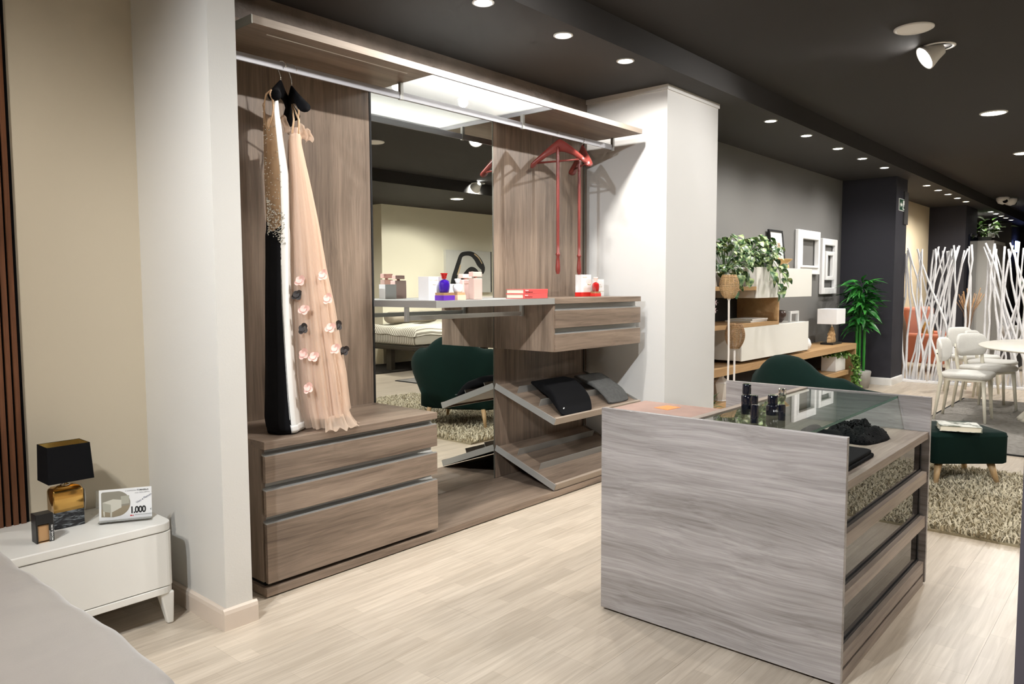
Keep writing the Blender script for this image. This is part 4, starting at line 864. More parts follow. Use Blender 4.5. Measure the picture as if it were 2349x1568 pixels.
# ------------------------------------------------------------------ wall unit
P('unit_black', (.02, .019, .018), .7); P('cabinet_front', (.82, .81, .76), .16)  # plain black for the unit's back panels and leg
YU = 3.0
t = thing('wall_cabinet', 'upper white wall-hung cabinet under the trailing plants', 'cabinet', (7.8, 3.23, 1.23), group='white wall cabinets')
B(7.052, 8.538, YU+.02, 3.455, 1.23, 1.53).build('carcass', 'lacquer_white', t, bevel=.002); B(7.050, 8.540, YU, YU+.018, 1.23, 1.531).build('door', 'cabinet_front', t, bevel=.002)
t = thing('wall_cabinet', 'lower wide white cabinet resting over the oak bench', 'cabinet', (7.6, 3.23, .64), group='white wall cabinets')
B(6.735, 8.470, YU+.02, 3.455, .64, .953).build('carcass', 'lacquer_white', t, bevel=.002); B(6.733, 8.472, YU, YU+.018, .638, .954).build('door', 'cabinet_front', t, bevel=.002)
single('oak_wall_shelf', B(5.72, 7.046, YU, 3.455, 1.306, 1.343), 'oak', 'oak wall shelf running into the upper white cabinet', 'shelf', bevel=.001)
t = thing('oak_niche', 'open oak niche between the two white cabinets', 'shelf', (6.6, 3.23, .955))
B(5.72, 7.62, YU, 3.455, .955, .990).build('bottom_board', 'oak', t); B(7.583, 7.62, YU, 3.44, .990, 1.228).build('side_board', 'oak', t); B(5.72, 7.583, 3.44, 3.455, .990, 1.228).build('back_panel', 'unit_black', t)
t = thing('tv_bench', 'long low oak bench with a lower shelf under the white cabinet', 'bench', (8.3, 3.23, 0))
B(6.1, 10.22, YU, 3.455, .535, .607).build('top_board', 'oak', t, bevel=.002); B(6.1, 9.99, YU+.02, 3.455, .224, .280).build('lower_shelf', 'oak', t, bevel=.002)
B(10.18, 10.22, YU+.003, 3.45, .0, .535).build('end_board', 'oak', t); B(6.1, 6.14, YU+.02, 3.45, .0, .535).build('end_board', 'oak', t); B(6.14, 10.18, 3.43, 3.45, .0, .535).build('back_panel', 'unit_black', t); B(9.6, 9.64, YU+.1, 3.43, .0, .224).build('leg', 'unit_black', t)
# leaves
def leaf_mesh(L, w, fold, cols, name='leaf', tipbend=.25, heart=True):
    n = 5; v = [(0, 0, 0)]; f = []
    for i in range(1, n+1):
        s = i/n; ww = w*(math.sin(PI*s**.62 if heart else PI*s)**.9 if s < 1 else 0); z = -tipbend*L*s*s
        v += [(L*s, ww, z+fold*ww), (L*s, 0, z), (L*s, -ww, z+fold*ww)]
    f += [(0, 2, 1), (0, 3, 2)]
    for i in range(n-1):
        a = 1+3*i; b = a+3; f += [(a, a+1, b+1, b), (a+1, a+2, b+2, b+1)]
    mb = MB(); mb.add(v, f, True); me = mb.mesh(name); me.materials.append(MATS[cols]); return me
def variegated(name, a, bc, sc):
    m, nt, b = _mat(name); setp(b, .35); tc = nt.nodes.new('ShaderNodeTexCoord'); n = nt.nodes.new('ShaderNodeTexNoise'); n.inputs['Scale'].default_value = sc; oi = nt.nodes.new('ShaderNodeObjectInfo')
    ad = nt.nodes.new('ShaderNodeVectorMath'); ad.operation = 'ADD'; mu = nt.nodes.new('ShaderNodeMath'); mu.operation = 'MULTIPLY'; mu.inputs[1].default_value = 40.
    nt.links.new(oi.outputs['Random'], mu.inputs[0]); nt.links.new(tc.outputs['Object'], ad.inputs[0]); nt.links.new(mu.outputs[0], ad.inputs[1]); nt.links.new(ad.outputs[0], n.inputs['Vector'])
    rp = nt.nodes.new('ShaderNodeValToRGB'); e = rp.color_ramp.elements; e[0].position = .45; e[1].position = .62; e[0].color = (*a, 1); e[1].color = (*bc, 1)
    nt.links.new(n.outputs['Fac'], rp.inputs[0]); nt.links.new(rp.outputs[0], b.inputs['Base Color'])
variegated('pothos_leaf', (.030, .085, .028), (.36, .46, .20), 22); variegated('bamboo_leaf', (.012, .10, .018), (.05, .26, .04), 9); variegated('ivy_leaf', (.05, .14, .02), (.25, .40, .10), 30); variegated('spiky_leaf', (.03, .10, .05), (.12, .24, .12), 20)
P('stem_green', (.10, .22, .06), .5); P('pot_grey', (.36, .35, .33), .6); P('bamboo_cane', (.03, .22, .03), .3, var=.3, vscale=6)
pl = [leaf_mesh(.085, .036, .35, 'pothos_leaf'), leaf_mesh(.070, .030, .2, 'pothos_leaf', tipbend=.4)]
def leafobj(me, parent, p, yawa, pitch, roll, sc=1., name='leaf'):
    o = bpy.data.objects.new(name, me); COL.objects.link(o); o.parent = parent; off = ROOTLOC[parent.name]
    o.location = tuple(p[i]-off[i] for i in range(3)); o.rotation_euler = (roll, pitch, yawa); o.scale = (sc, sc, sc)
def pothos(base, cen, rad, trails, n, label, pot_r, pot_h, seed, potmat='pot_grey'):
    R = random.Random(seed); t = thing('trailing_pothos', label, 'plant', base, group='trailing plants')
    MB().lathe([(pot_r*.7, 0), (pot_r, pot_h), (pot_r*.9, pot_h), (pot_r*.85, pot_h-.02), (.001, pot_h-.02)], base, 20).build('pot', potmat, t)
    top = Vector(base)+Vector((0, 0, pot_h)); st = MB()
    for i in range(n):
        d = Vector((R.gauss(0, 1), R.gauss(0, 1), R.gauss(0, 1))).normalized()*R.uniform(.5, 1)**.5
        p = Vector(cen)+Vector((d.x*rad[0], d.y*rad[1], d.z*rad[2]))
        leafobj(pl[i % 2], t, p, R.uniform(-PI, PI) if R.random() < .4 else R.uniform(-2.6, -.6), R.uniform(.1, .9), R.uniform(-.4, .4), R.uniform(.7, 1.05))
        if i % 3 == 0: st.tube([tuple(top), tuple((top+p)/2+Vector((0, 0, .03))), tuple(p)], .002, 5)
    for tr in trails:
        st.tube(tr, .0025, 5)
        for a, b_ in zip(tr[:-1], tr[1:]):
            for k in range(3):
                f = k/3+R.uniform(0, .2); p = Vector(a).lerp(Vector(b_), f)+Vector((R.uniform(-.05, .05), R.uniform(-.04, 0), R.uniform(-.03, .03)))
                leafobj(pl[k % 2], t, p, R.uniform(-2.8, -.4), R.uniform(.5, 1.3), R.uniform(-.4, .4), R.uniform(.9, 1.4))
    s_ = st.build('vine', 'stem_green', t)
pothos((6.72, 3.18, 1.343), (6.70, 3.10, 1.62), (.30, .17, .23), [[(6.6, 3.05, 1.55), (6.5, 2.96, 1.42), (6.45, 2.95, 1.28)], [(6.75, 3.02, 1.5), (6.78, 2.96, 1.38)]], 150, 'left trailing variegated plant beside the white column', .09, .13, 11)
pothos((7.35, 3.22, 1.531), (7.34, 3.10, 1.71), (.30, .20, .15), [[(7.48, 3.03, 1.62), (7.47, 2.95, 1.5), (7.50, 2.945, 1.38), (7.42, 2.945, 1.26)], [(7.52, 3.0, 1.6), (7.55, 2.95, 1.5), (7.58, 2.945, 1.38)], [(7.3, 3.0, 1.6), (7.25, 2.95, 1.5), (7.22, 2.945, 1.40)]], 165, 'larger trailing variegated plant on top of the upper white cabinet', .10, .11, 12)
single('white_candle', MB().lathe([(.045, 0), (.052, .004), (.048, .26), (.040, .30), (.001, .302)], (7.50, 3.36, 1.5315), 20), 'plaster_white', 'white tapered vase standing behind the plant on the upper cabinet', 'vase')
single('white_cup', MB().lathe([(.03, 0), (.036, .06), (.025, .075), (.001, .078)], (7.74, 3.10, 1.5315), 16), 'plaster_white', 'small white cup beside the wooden bowl', 'cup')
wood('bowl_wood', (.42, .24, .08), (.66, .45, .2), 2, rough=.4)
t = thing('wooden_bowl', 'light wooden bowl on the upper white cabinet', 'bowl', (7.93, 3.15, 1.5315))
MB().lathe([(.06, 0), (.07, .008), (.105, .055), (.150, .098), (.145, .100), (.10, .062), (.06, .018), (.001, .014)], (7.93, 3.15, 1.5315), 28, sx=1.15).build('bowl_body', 'bowl_wood', t)
MB().tube([(8.02, 3.09, 1.536), (8.10, 3.10, 1.57), (8.16, 3.12, 1.545)], .008, 8).build('handle', 'bowl_wood', t)
# pictures and frames
P('print_brown', (.36, .25, .17), .7); P('print_red', (.7, .18, .1), .7); P('print_paper', (.80, .80, .79), .5); P('print_green', (.15, .2, .12), .7)
t = thing('framed_print', 'black framed print with a small brown arch, leaning behind the bowl', 'picture', (8.53, 3.40, 1.5315))
def leanbox(x0, x1, z0, z1, h0, h1): 
    f = lambda x, z, h: (x, 3.375+(z-1.53)*.11-h, z)
    return MB().add([f(x0, z0, h1), f(x1, z0, h1), f(x1, z0, h0), f(x0, z0, h0), f(x0, z1, h1), f(x1, z1, h1), f(x1, z1, h0), f(x0, z1, h0)], [(0, 3, 2, 1), (4, 5, 6, 7), (0, 1, 5, 4), (1, 2, 6, 5), (2, 3, 7, 6), (3, 0, 4, 7)])
for a in ((8.335, 8.36, 1.5315, 1.985), (8.70, 8.725, 1.5315, 1.985), (8.36, 8.70, 1.96, 1.985), (8.36, 8.70, 1.5315, 1.555)): leanbox(*a, -.012, .012).build('frame_bar', 'black_plastic', t)
leanbox(8.36, 8.70, 1.555, 1.96, -.008, .004).build('print', 'print_paper', t)
for a, mt in (((8.55, 8.63, 1.79, 1.84), 'print_brown'), ((8.54, 8.57, 1.62, 1.69), 'print_red'), ((8.47, 8.50, 1.76, 1.85), 'print_green')): leanbox(*a, .004, .005).build('print_shape', mt, t)
P('frame_white', (.80, .80, .80), .4)
def wall_frame(x0, x1, z0, z1, w, y, dep, label=None, t=None, name='frame_bar'):
    if t is None: t = thing('empty_frame', label, 'picture frame', ((x0+x1)/2, y, z0), group='white empty frames')
    for a in ((x0, x0+w, z0, z1), (x1-w, x1, z0, z1), (x0+w, x1-w, z1-w, z1), (x0+w, x1-w, z0, z0+w)): B(a[0], a[1], y-dep, y, a[2], a[3]).build(name, 'frame_white', t, bevel=.008)
    return t
t = wall_frame(9.22, 9.99, 1.49, 2.035, .095, 3.455, .045, 'wide empty white frame on the grey wall, next to the framed print'); wall_frame(9.30, 9.91, 1.57, 1.955, .03, 3.452, .06, t=t, name='inner_moulding')
t = wall_frame(10.09, 10.66, 1.235, 1.965, .085, 3.455, .045, 'tall white frame with a smaller frame nested inside'); wall_frame(10.22, 10.54, 1.42, 1.80, .055, 3.455, .05, t=t, name='nested_frame')
# objects on the unit
book('coffee_table_book', 7.06, 3.06, .46, .26, .016, .9905, .06, 'plaster_white', 'lower thin white book lying in the oak niche', 'books in the oak niche'); book('coffee_table_book', 7.12, 3.07, .38, .24, .016, 1.007, .0, 'plaster_white', 'upper thin white book lying in the oak niche', 'books in the oak niche')
P('vase_brown', (.055, .026, .018), .3)
single('brown_vase', MB().lathe([(.045, 0), (.065, .02), (.095, .08), (.085, .125), (.06, .13), (.07, .12), (.08, .08), (.001, .02)], (8.03, 3.18, .955), 22), 'vase_brown', 'dark brown rounded vase on the lower white cabinet', 'vase')
wall_frame(8.62, 8.93, .9545, 1.07, .035, 3.32, .03, 'small white frame standing on the lower cabinet behind the vase') if False else None
t = thing('empty_frame', 'small white frame standing on the lower white cabinet', 'picture frame', (8.32, 3.12, .9545), group='white empty frames')
for a in ((8.20, 8.23, .9545, 1.07), (8.42, 8.45, .9545, 1.07), (8.23, 8.42, 1.04, 1.07)): B(a[0], a[1], 3.10, 3.13, a[2], a[3]).build('frame_bar', 'frame_white', t, bevel=.004)
single('drop_vase', MB().lathe([(.05, 0), (.085, .03), (.10, .075), (.085, .125), (.05, .165), (.02, .20), (.001, .205)], (8.62, 3.12, .6075), 24), 'plaster_white', 'white drop-shaped vase half hidden beside the lower cabinet', 'vase')
P('driftwood', (.50, .32, .16), .8, var=.5, vscale=18, bump=.6, bscale=30); P('lampshade_white', (.85, .85, .86), .8)
t = thing('table_lamp', 'driftwood table lamp with a white box shade on the oak bench', 'lamp', (9.86, 3.2, .6075))
B(9.68, 10.02, 3.12, 3.28, .6075, .632).build('foot_plate', 'black_plastic', t, bevel=.003)
mb = MB()
for x, w, h in ((9.77, .035, .09), (9.82, .05, .15), (9.87, .05, .20), (9.93, .04, .13)):
    mb.loft([[(x+w*a*math.cos(2*PI*j/7+x*9)*(1+.25*math.sin(j*2.3+x*40)), 3.2+w*.7*a*math.sin(2*PI*j/7+x*9), .632+h*z) for j in range(7)] for a, z in ((1, 0), (1.1, .2), (.8, .5), (.95, .7), (.55, .9), (.2, 1))], smooth=False)
mb.build('driftwood_body', 'driftwood', t); MB().tube([(9.86, 3.2, .82), (9.86, 3.2, .875)], .008, 8).build('stem', 'chrome', t)
MB().prism([(9.70, 3.09), (10.03, 3.09), (10.03, 3.33), (9.70, 3.33)], 2, .865, 1.055).build('shade', 'lampshade_white', t, bevel=.003)
t = thing('ivy_planter', 'white box planter with trailing ivy on the lower bench shelf', 'plant', (9.80, 3.15, .281))
B(9.62, 9.98, 3.06, 3.24, .281, .470).build('planter_box', 'white_paint', t, bevel=.004)
iv = leaf_mesh(.035, .016, .2, 'ivy_leaf'); R = random.Random(4); imb = MB()
def ivy(p, s=1.):
    q = Matrix.Translation(p) @ Matrix.Rotation(R.uniform(0, 2*PI), 4, 'Z') @ Matrix.Rotation(R.uniform(-.3, 1.2), 4, 'Y') @ Matrix.Scale(s, 4)
    imb.add([q @ v.co for v in iv.vertices], [tuple(pp.vertices) for pp in iv.polygons], True)
for i in range(320): ivy((R.uniform(9.6, 10.05), R.uniform(3.02, 3.22), .475+R.uniform(-.01, .05)), R.uniform(.8, 1.4))
for i in range(520):
    s = R.random(); ivy((10.02+R.gauss(0, .035)+.05*math.sin(s*6), 2.97+R.gauss(0, .02)-.06*s, .48-.47*s), R.uniform(.8, 1.3))
io = imb.build('ivy_leaves', 'ivy_leaf', t); io['kind'] = 'stuff'
t = thing('bamboo_plant', 'tall artificial bamboo with bright green leaves before the navy pillar', 'plant', (10.45, 3.03, 0))
for k, (dx, dy, h) in enumerate(((0, 0, 1.30), (.05, .03, 1.15), (-.04, .03, 1.2), (.02, -.05, 1.05))):
    MB().lathe([(.016 if (i % 2) else .0185, h*i/14) for i in range(15)], (10.45+dx, 3.03+dy, 0.02), 10).build('cane', 'bamboo_cane', t)
MB().lathe([(.12, 0), (.15, .22), (.14, .23), (.001, .22)], (10.45, 3.03, 0), 22).build('pot', 'pot_grey', t)
bl = [leaf_mesh(.26, .027, .3, 'bamboo_leaf', tipbend=.55, heart=False), leaf_mesh(.20, .024, .3, 'bamboo_leaf', tipbend=.3, heart=False)]
for i in range(190):
    z = .74+.66*R.random()**.8; a = R.uniform(0, 2*PI); leafobj(bl[i % 2], t, (10.45+.03*math.cos(a), 3.03+.03*math.sin(a), z), a, R.uniform(-.75, .25), R.uniform(-.5, .5), R.uniform(.8, 1.2))
# wicker floor lamp
P('wicker', (.50, .33, .17), .8, var=.4, vscale=60); P('wicker_brown', (.33, .20, .10), .8, var=.5, vscale=60); P('pole_white', (.78, .72, .66), .5)
t = thing('wicker_floor_lamp', 'white two-armed floor lamp with two woven wicker shades', 'lamp', (5.95, 2.75, 0))
def shade(cx, cy, z0, h, r, mat):
    prof = lambda s: r*(.40+.60*math.sin(PI*.5*min(1, s/.55))**.75) if s < .55 else r*(1-.32*((s-.55)/.45)**1.7)
    rows = MB()
    n = 26
    for i in range(n):
        s = (i+.5)/n; rr = prof(s); m_ = 40
        rows.tube([(cx+(rr+(.003 if (j+i) % 2 else -.002))*math.cos(2*PI*j/m_), cy+(rr+(.003 if (j+i) % 2 else -.002))*math.sin(2*PI*j/m_), z0+h*s) for j in range(m_+1)], .0028, 4, cap=False)
    w = rows.build('woven_shade', mat, t)
    ribs = MB()
    for j in range(14):
        a = 2*PI*j/14; ribs.tube([(cx+prof(k/10)*math.cos(a), cy+prof(k/10)*math.sin(a), z0+h*k/10) for k in range(11)], .003, 5)
    ribs.build('shade_ribs', mat, w)
shade(5.905, 2.75, 1.246, .196, .078, 'wicker'); shade(6.035, 2.752, .819, .212, .081, 'wicker_brown')
MB().tube([(5.905, 2.75, 1.25), (5.905, 2.75, 1.20), (5.895, 2.74, .8), (5.865, 2.73, .36), (5.86, 2.73, .02)], .0085, 10).build('pole', 'pole_white', t); MB().tube([(6.035, 2.752, .82), (6.035, 2.752, .02)], .0085, 10).build('pole', 'pole_white', t)
for cx, cy, z in ((5.905, 2.75, 1.238), (6.035, 2.752, .811)): MB().lathe([(.001, -.012), (.014, -.004), (.014, .006), (.001, .012)], (cx, cy, z), 12).build('finial', 'pole_white', t)
MB().lathe([(.14, 0), (.14, .015), (.02, .022)], (5.95, 2.745, 0), 24).build('base_plate', 'pole_white', t)
single('faceted_vase', MB().lathe([(.06, 0), (.05, .008), (.105, .165), (.098, .178), (.045, .205), (.032, .215), (.032, .238), (.024, .238)], (6.55, 3.12, .281), 8, smooth=False), 'plaster_white', 'white angular vase on the low bench shelf by the column', 'vase')
t = thing('spiky_plant', 'small spiky green plant low beside the white column', 'plant', (6.0, 2.98, 0))
MB().lathe([(.06, 0), (.08, .12), (.07, .12), (.001, .11)], (6.0, 2.98, 0), 18).build('pot', 'pot_grey', t); MB().lathe([(.012, .1), (.012, .26)], (6.0, 2.98, 0), 8).build('stem', 'stem_green', t)
sp = leaf_mesh(.15, .012, .3, 'spiky_leaf', tipbend=.12, heart=False)
for i in range(54): leafobj(sp, t, (6.0, 2.98, .22+R.uniform(0, .09)), R.uniform(0, 2*PI), R.uniform(-1.35, .35), 0, R.uniform(.8, 1.2))
P('orchid_petal', (.80, .66, .70), .5)
t = thing('orchid', 'small pale orchid in a dark square pot in the oak niche beside the column', 'plant', (6.28, 3.12, .9905))
B(6.235, 6.325, 3.08, 3.16, .9905, 1.06).build('pot', 'black_plastic', t, bevel=.003); MB().tube([(6.28, 3.12, 1.05), (6.27, 3.11, 1.14), (6.29, 3.06, 1.21)], .003, 6).build('stem', 'stem_green', t)
for p in ((6.29, 3.06, 1.20), (6.27, 3.08, 1.165), (6.30, 3.07, 1.13)):
    for k in range(5): leafobj(OR, t, p, k*1.256, -.2, 0, 1., 'petal') if 'OR' in globals() else None
OR = leaf_mesh(.028, .013, .1, 'orchid_petal', tipbend=.1)
for p in ((6.29, 3.055, 1.20), (6.27, 3.08, 1.165), (6.30, 3.065, 1.13)):
    for k in range(5): leafobj(OR, t, p, -1.57, k*1.256, 0, 1., 'petal')

# ------------------------------------------------------------------ dining corner
P('boucle', (.74, .73, .69), .95, sheen=.4, bump=.8, bscale=160); P('chair_paint', (.74, .71, .60), .45); P('table_ceramic', (.60, .57, .50), .35, var=.15, vscale=3); P('pedestal_cream', (.72, .69, .60), .5); P('bronze_glass', (.20, .15, .08), .12, metal=.7)
P('rug_grey', (.25, .235, .215), .95, var=.5, vscale=25, bump=.9, bscale=90); P('rug_edge', (.012, .012, .012), .9); P('leather_tag', (.36, .17, .07), .6)
t = thing('dining_rug', 'flat grey woven rug with a black edge under the dining table', 'rug', (8.6, .15, 0))
B(7.03, 10.2, -1.5, 1.76, .0, .010).build('weave', 'rug_grey', t)
for a in ((7.01, 7.03, -1.5, 1.76), (10.2, 10.22, -1.5, 1.76), (7.01, 10.22, 1.76, 1.78), (7.01, 10.22, -1.52, -1.5)): B(*a, .0, .011).build('edge_binding', 'rug_edge', t)
t = thing('dining_table', 'oval stone-topped dining table cut off at the right edge', 'table', (9.0, .72, .011), .117)
MB().lathe([(.97, .725), (1.0, .732), (1.0, .739), (.99, .742)], seg=64, sx=1.1, sy=.72).build('top', 'table_ceramic', t, world=False)
def fl(z, r): return [(r*(1+.03*math.cos(28*2*PI*j/112))*math.cos(2*PI*j/112), .8*r*(1+.03*math.cos(28*2*PI*j/112))*math.sin(2*PI*j/112), z) for j in range(112)]
MB().loft([fl(z, r) for z, r in ((0, .46), (.03, .43), (.12, .33), (.25, .24), (.4, .19), (.5, .18))]).build('fluted_pedestal', 'pedestal_cream', t, world=False); MB().lathe([(.18, .5), (.26, .60), (.38, .70), (.42, .725)], seg=40, sy=.8).build('bronze_cone', 'bronze_glass', t, world=False)
def dining_chair(x, y, rz, label):
    t = thing('dining_chair', label, 'chair', (x, y, .0115), rz, 'cream dining chairs')
    MB().loft([[(px*a, py*a, z) for px, py in rrect(-.225, .225, -.235, .20, .10, 5)] for a, z in ((.88, .420), (.97, .428), (1.0, .445), (1., .462), (.93, .476), (.7, .480))]).build('seat', 'boucle', t, world=False)
    MB().prism(rrect(-.19, .19, -.19, .17, .06, 4), 2, .398, .421).build('seat_frame', 'chair_paint', t, world=False)
    rings = []
    for i in range(17):
        s = -1+i/8; e = math.sqrt(max(.06, 1-abs(s)**6)); x_ = .235*s; yb = .235-.055*s*s; zc, hh = .685, .125*e
        rings.append([(x_, yb+(.028*e)*math.cos(2*PI*k/14)+.08*(hh*math.sin(2*PI*k/14)), zc+hh*math.copysign(abs(math.sin(2*PI*k/14))**.7, math.sin(2*PI*k/14))) for k in range(14)])
    MB().loft(rings).build('backrest', 'boucle', t, world=False)
    for sx in (-1, 1):
        MB().tube([(.165*sx, -.175, .41), (.19*sx, -.205, .0)], [.019, .013], 10).build('leg', 'chair_paint', t, world=False)
        MB().tube([(.195*sx, .225, .70), (.19*sx, .205, .5), (.185*sx, .185, .41), (.20*sx, .235, .0)], [.013, .019, .02, .013], 10).build('leg', 'chair_paint', t, world=False)
        MB().tube([(.212*sx, .22, .66), (.216*sx, .22, .66)], .006, 8).build('bolt', 'black_plastic', t, world=False)
    return t
dining_chair(8.60, 1.48, .0, 'cream padded dining chair nearest the camera, behind the footstool')
dining_chair(9.42, 1.43, -.50, 'cream padded dining chair second from the island, half behind the table')
dining_chair(10.1, 1.50, -.15, 'cream padded dining chair third along, mostly hidden behind two others')
dining_chair(10.75, 1.78, -.45, 'cream padded dining chair farthest back beside the branch screen')
P('branch_white', (.84, .84, .86), .7, var=.12, vscale=25, bump=.5, bscale=40)
def screen(y0, y1, n, seed, label):
    R = random.Random(seed); x = 11.55; t = thing('branch_screen', label, 'room divider', (x, (y0+y1)/2, 0), group='white branch screens')
    B(x-.05, x+.05, min(y0, y1), max(y0, y1), .0, .035).build('base_board', 'branch_white', t, bevel=.004)
    lo, hi = min(y0, y1)+.05, max(y0, y1)-.05; lean_max = .75
    for i in range(n):
        yb = lo+(hi-lo)*(i+R.uniform(-.3, .3)+.5)/n; yt = 99.
        while not lo-.03 < yt < hi+.03: yt = yb+(R.uniform(-.07, .07) if i % 5 < 2 else R.choice((-1, 1))*R.uniform(.15, .6))
        h = R.uniform(1.76, 1.87); xx = x+R.uniform(-.03, .03); K = 9; pts = []; ph = R.uniform(0, 6); am = R.uniform(.01, .045)
        for k in range(K+1):
            s = k/K; pts.append((xx+.012*math.sin(3*s+ph), yb+(yt-yb)*s**1.15+am*math.sin(PI*1.6*s+ph)*math.sin(PI*s)+R.uniform(-.011, .011), .03+h*s))
        r0 = R.uniform(.011, .0175); MB().tube(pts, [r0*(1.05-.3*k/K)*R.uniform(.9, 1.1) for k in range(K+1)], 7).build('branch', 'branch_white', t)
screen(2.82, 1.93, 27, 21, 'left white branch screen beside the navy pillar')
screen(1.87, .95, 27, 22, 'right white branch screen running off the picture edge')

# ------------------------------------------------------------------ beyond the screens
P('sofa_orange', (.50, .15, .075), .75, sheen=.3); P('cushion_dark', (.05, .05, .07), .8, var=.6, vscale=14); P('cushion_gold', (.45, .25, .06), .7, var=.7, vscale=16); P('basket', (.10, .06, .035), .8, bump=.8, bscale=60); P('pampas', (.30, .17, .08), .9)
t = thing('orange_armchair', 'terracotta armchair seen through the branch screen', 'armchair', (13.4, 2.75, 0), math.radians(-15))
for nm, a in (('seat', (-.40, .40, -.38, .32, .16, .44)), ('backrest', (-.40, .40, .22, .42, .40, 1.0)), ('arm', (-.52, -.38, -.38, .38, .14, .60)), ('arm', (.38, .52, -.38, .38, .14, .60))): B(*a).build(nm, 'sofa_orange', t, bevel=.05, seg=4, world=False)
for sx in (-.4, .4):
    for sy in (-.3, .3): MB().tube([(sx, sy, .16), (sx*1.05, sy*1.05, 0)], [.02, .012], 8).build('leg', 'black_plastic', t, world=False)
single('cushion', MB().loft([[(13.25+x*a, 2.83+d, .62+z*a) for x, z in rrect(-.2, .2, -.17, .17, .05, 4)] for a, d in ((.3, -.07), (.8, -.05), (1, 0), (.8, .05), (.3, .07))]), 'cushion_gold', 'dark and gold patterned cushion on the terracotta armchair', 'cushion')
single('wicker_basket', MB().lathe([(.14, 0), (.19, .3), (.17, .75), (.10, 1.0), (.09, 1.0), (.15, .7)], (12.35, 3.1, 0), 20), 'basket', 'tall dark basket between the navy pillar and the terracotta armchair', 'basket')
t = thing('pampas_vase', 'pale vase of dried brown grasses behind the left branch screen', 'plant', (14.35, 2.47, 0))
MB().lathe([(.12, 0), (.17, .2), (.13, .5), (.08, .58), (.07, .58), (.11, .48)], (14.35, 2.47, 0), 18).build('vase', 'plaster_white', t)
for i in range(26):
    a = R.uniform(0, 2*PI); s = R.uniform(.06, .28); MB().tube([(14.35, 2.47, .5), (14.35+s*.35*math.cos(a), 2.47+s*.35*math.sin(a), .9), (14.35+s*math.cos(a), 2.47+s*math.sin(a), 1.18+R.uniform(-.1, .12))], [.002, .003, .006], 5).build('grass_stem', 'pampas', t)
t = thing('glossy_panel', 'tall glossy black panel on the second pillar', 'wall panel', (16.4, 2.80, 0)); B(16.05, 16.75, 2.785, 2.815, .35, 2.28).build('panel', 'black_gloss', t); B(16.12, 16.2, 2.77, 2.785, 2.25, 2.30).build('clip', 'chrome', t); B(16.6, 16.68, 2.77, 2.785, 2.25, 2.30).build('clip', 'chrome', t)
t = thing('open_cabinet', 'tall white open cabinet beyond the second pillar', 'cabinet', (17.6, 3.0, 0))
for nm, a, mt in (('side', (17.0, 17.06, 2.55, 3.4, 0, 2.2), 'lacquer_white'), ('side', (18.24, 18.3, 2.55, 3.4, 0, 2.2), 'lacquer_white'), ('top_board', (17.06, 18.24, 2.55, 3.4, 2.14, 2.2), 'lacquer_white'), ('shelf', (17.06, 18.24, 2.55, 3.4, 1.40, 1.45), 'lacquer_white'), ('back_panel', (17.06, 18.24, 3.36, 3.4, .0, 2.14), 'cream_far'), ('door', (17.06, 18.24, 2.56, 2.60, 1.45, 2.14), 'pot_grey')): B(*a).build(nm, mt, t)
t = thing('leafy_plant', 'leafy plant with a candle on top of the white open cabinet', 'plant', (17.6, 2.8, 2.2)); MB().lathe([(.10, 0), (.12, .1), (.001, .1)], (17.6, 2.8, 2.2), 14).build('pot', 'pot_grey', t); MB().lathe([(.06, .1), (.06, .36), (.001, .37)], (17.8, 2.72, 2.2), 14).build('candle', 'plaster_white', t)
fl_ = leaf_mesh(.16, .05, .3, 'ivy_leaf')
for i in range(60): leafobj(fl_, t, (17.6+R.gauss(0, .14), 2.75+R.gauss(0, .14), 2.36+abs(R.gauss(0, .14))), R.uniform(0, 6.28), R.uniform(-.8, .8), 0, R.uniform(.7, 1.2))
t = thing('bamboo_plant', 'tall bamboo plant behind the right branch screen at the picture edge', 'plant', (14.2, 1.48, 0)); MB().lathe([(.14, 0), (.17, .3), (.001, .3)], (14.2, 1.48, 0), 18).build('pot', 'pot_grey', t)
for dx, dy, h in ((0, 0, 1.35), (.05, .04, 1.2)): MB().lathe([(.02, 0), (.02, h)], (14.2+dx, 1.48+dy, .1), 8).build('cane', 'bamboo_cane', t)
for i in range(70): leafobj(bl[i % 2], t, (14.2, 1.48, .75+.8*R.random()), R.uniform(0, 6.28), R.uniform(-.75, .25), R.uniform(-.5, .5), R.uniform(.9, 1.3))
t = thing('grey_console', 'low dark console with a pale bowl behind the branch screens', 'console', (14.6, 2.05, 0)); B(14.0, 15.2, 1.75, 2.0, .42, .47).build('top', 'pot_grey', t); B(14.02, 15.18, 1.78, 1.98, .0, .42).build('body', 'charcoal_wall', t)
single('pale_bowl', MB().lathe([(.08, 0), (.16, .06), (.20, .22), (.19, .22), (.14, .07), (.001, .03)], (14.4, 1.88, .471), 22), 'pot_grey', 'pale stone bowl on the low console behind the screens', 'bowl')
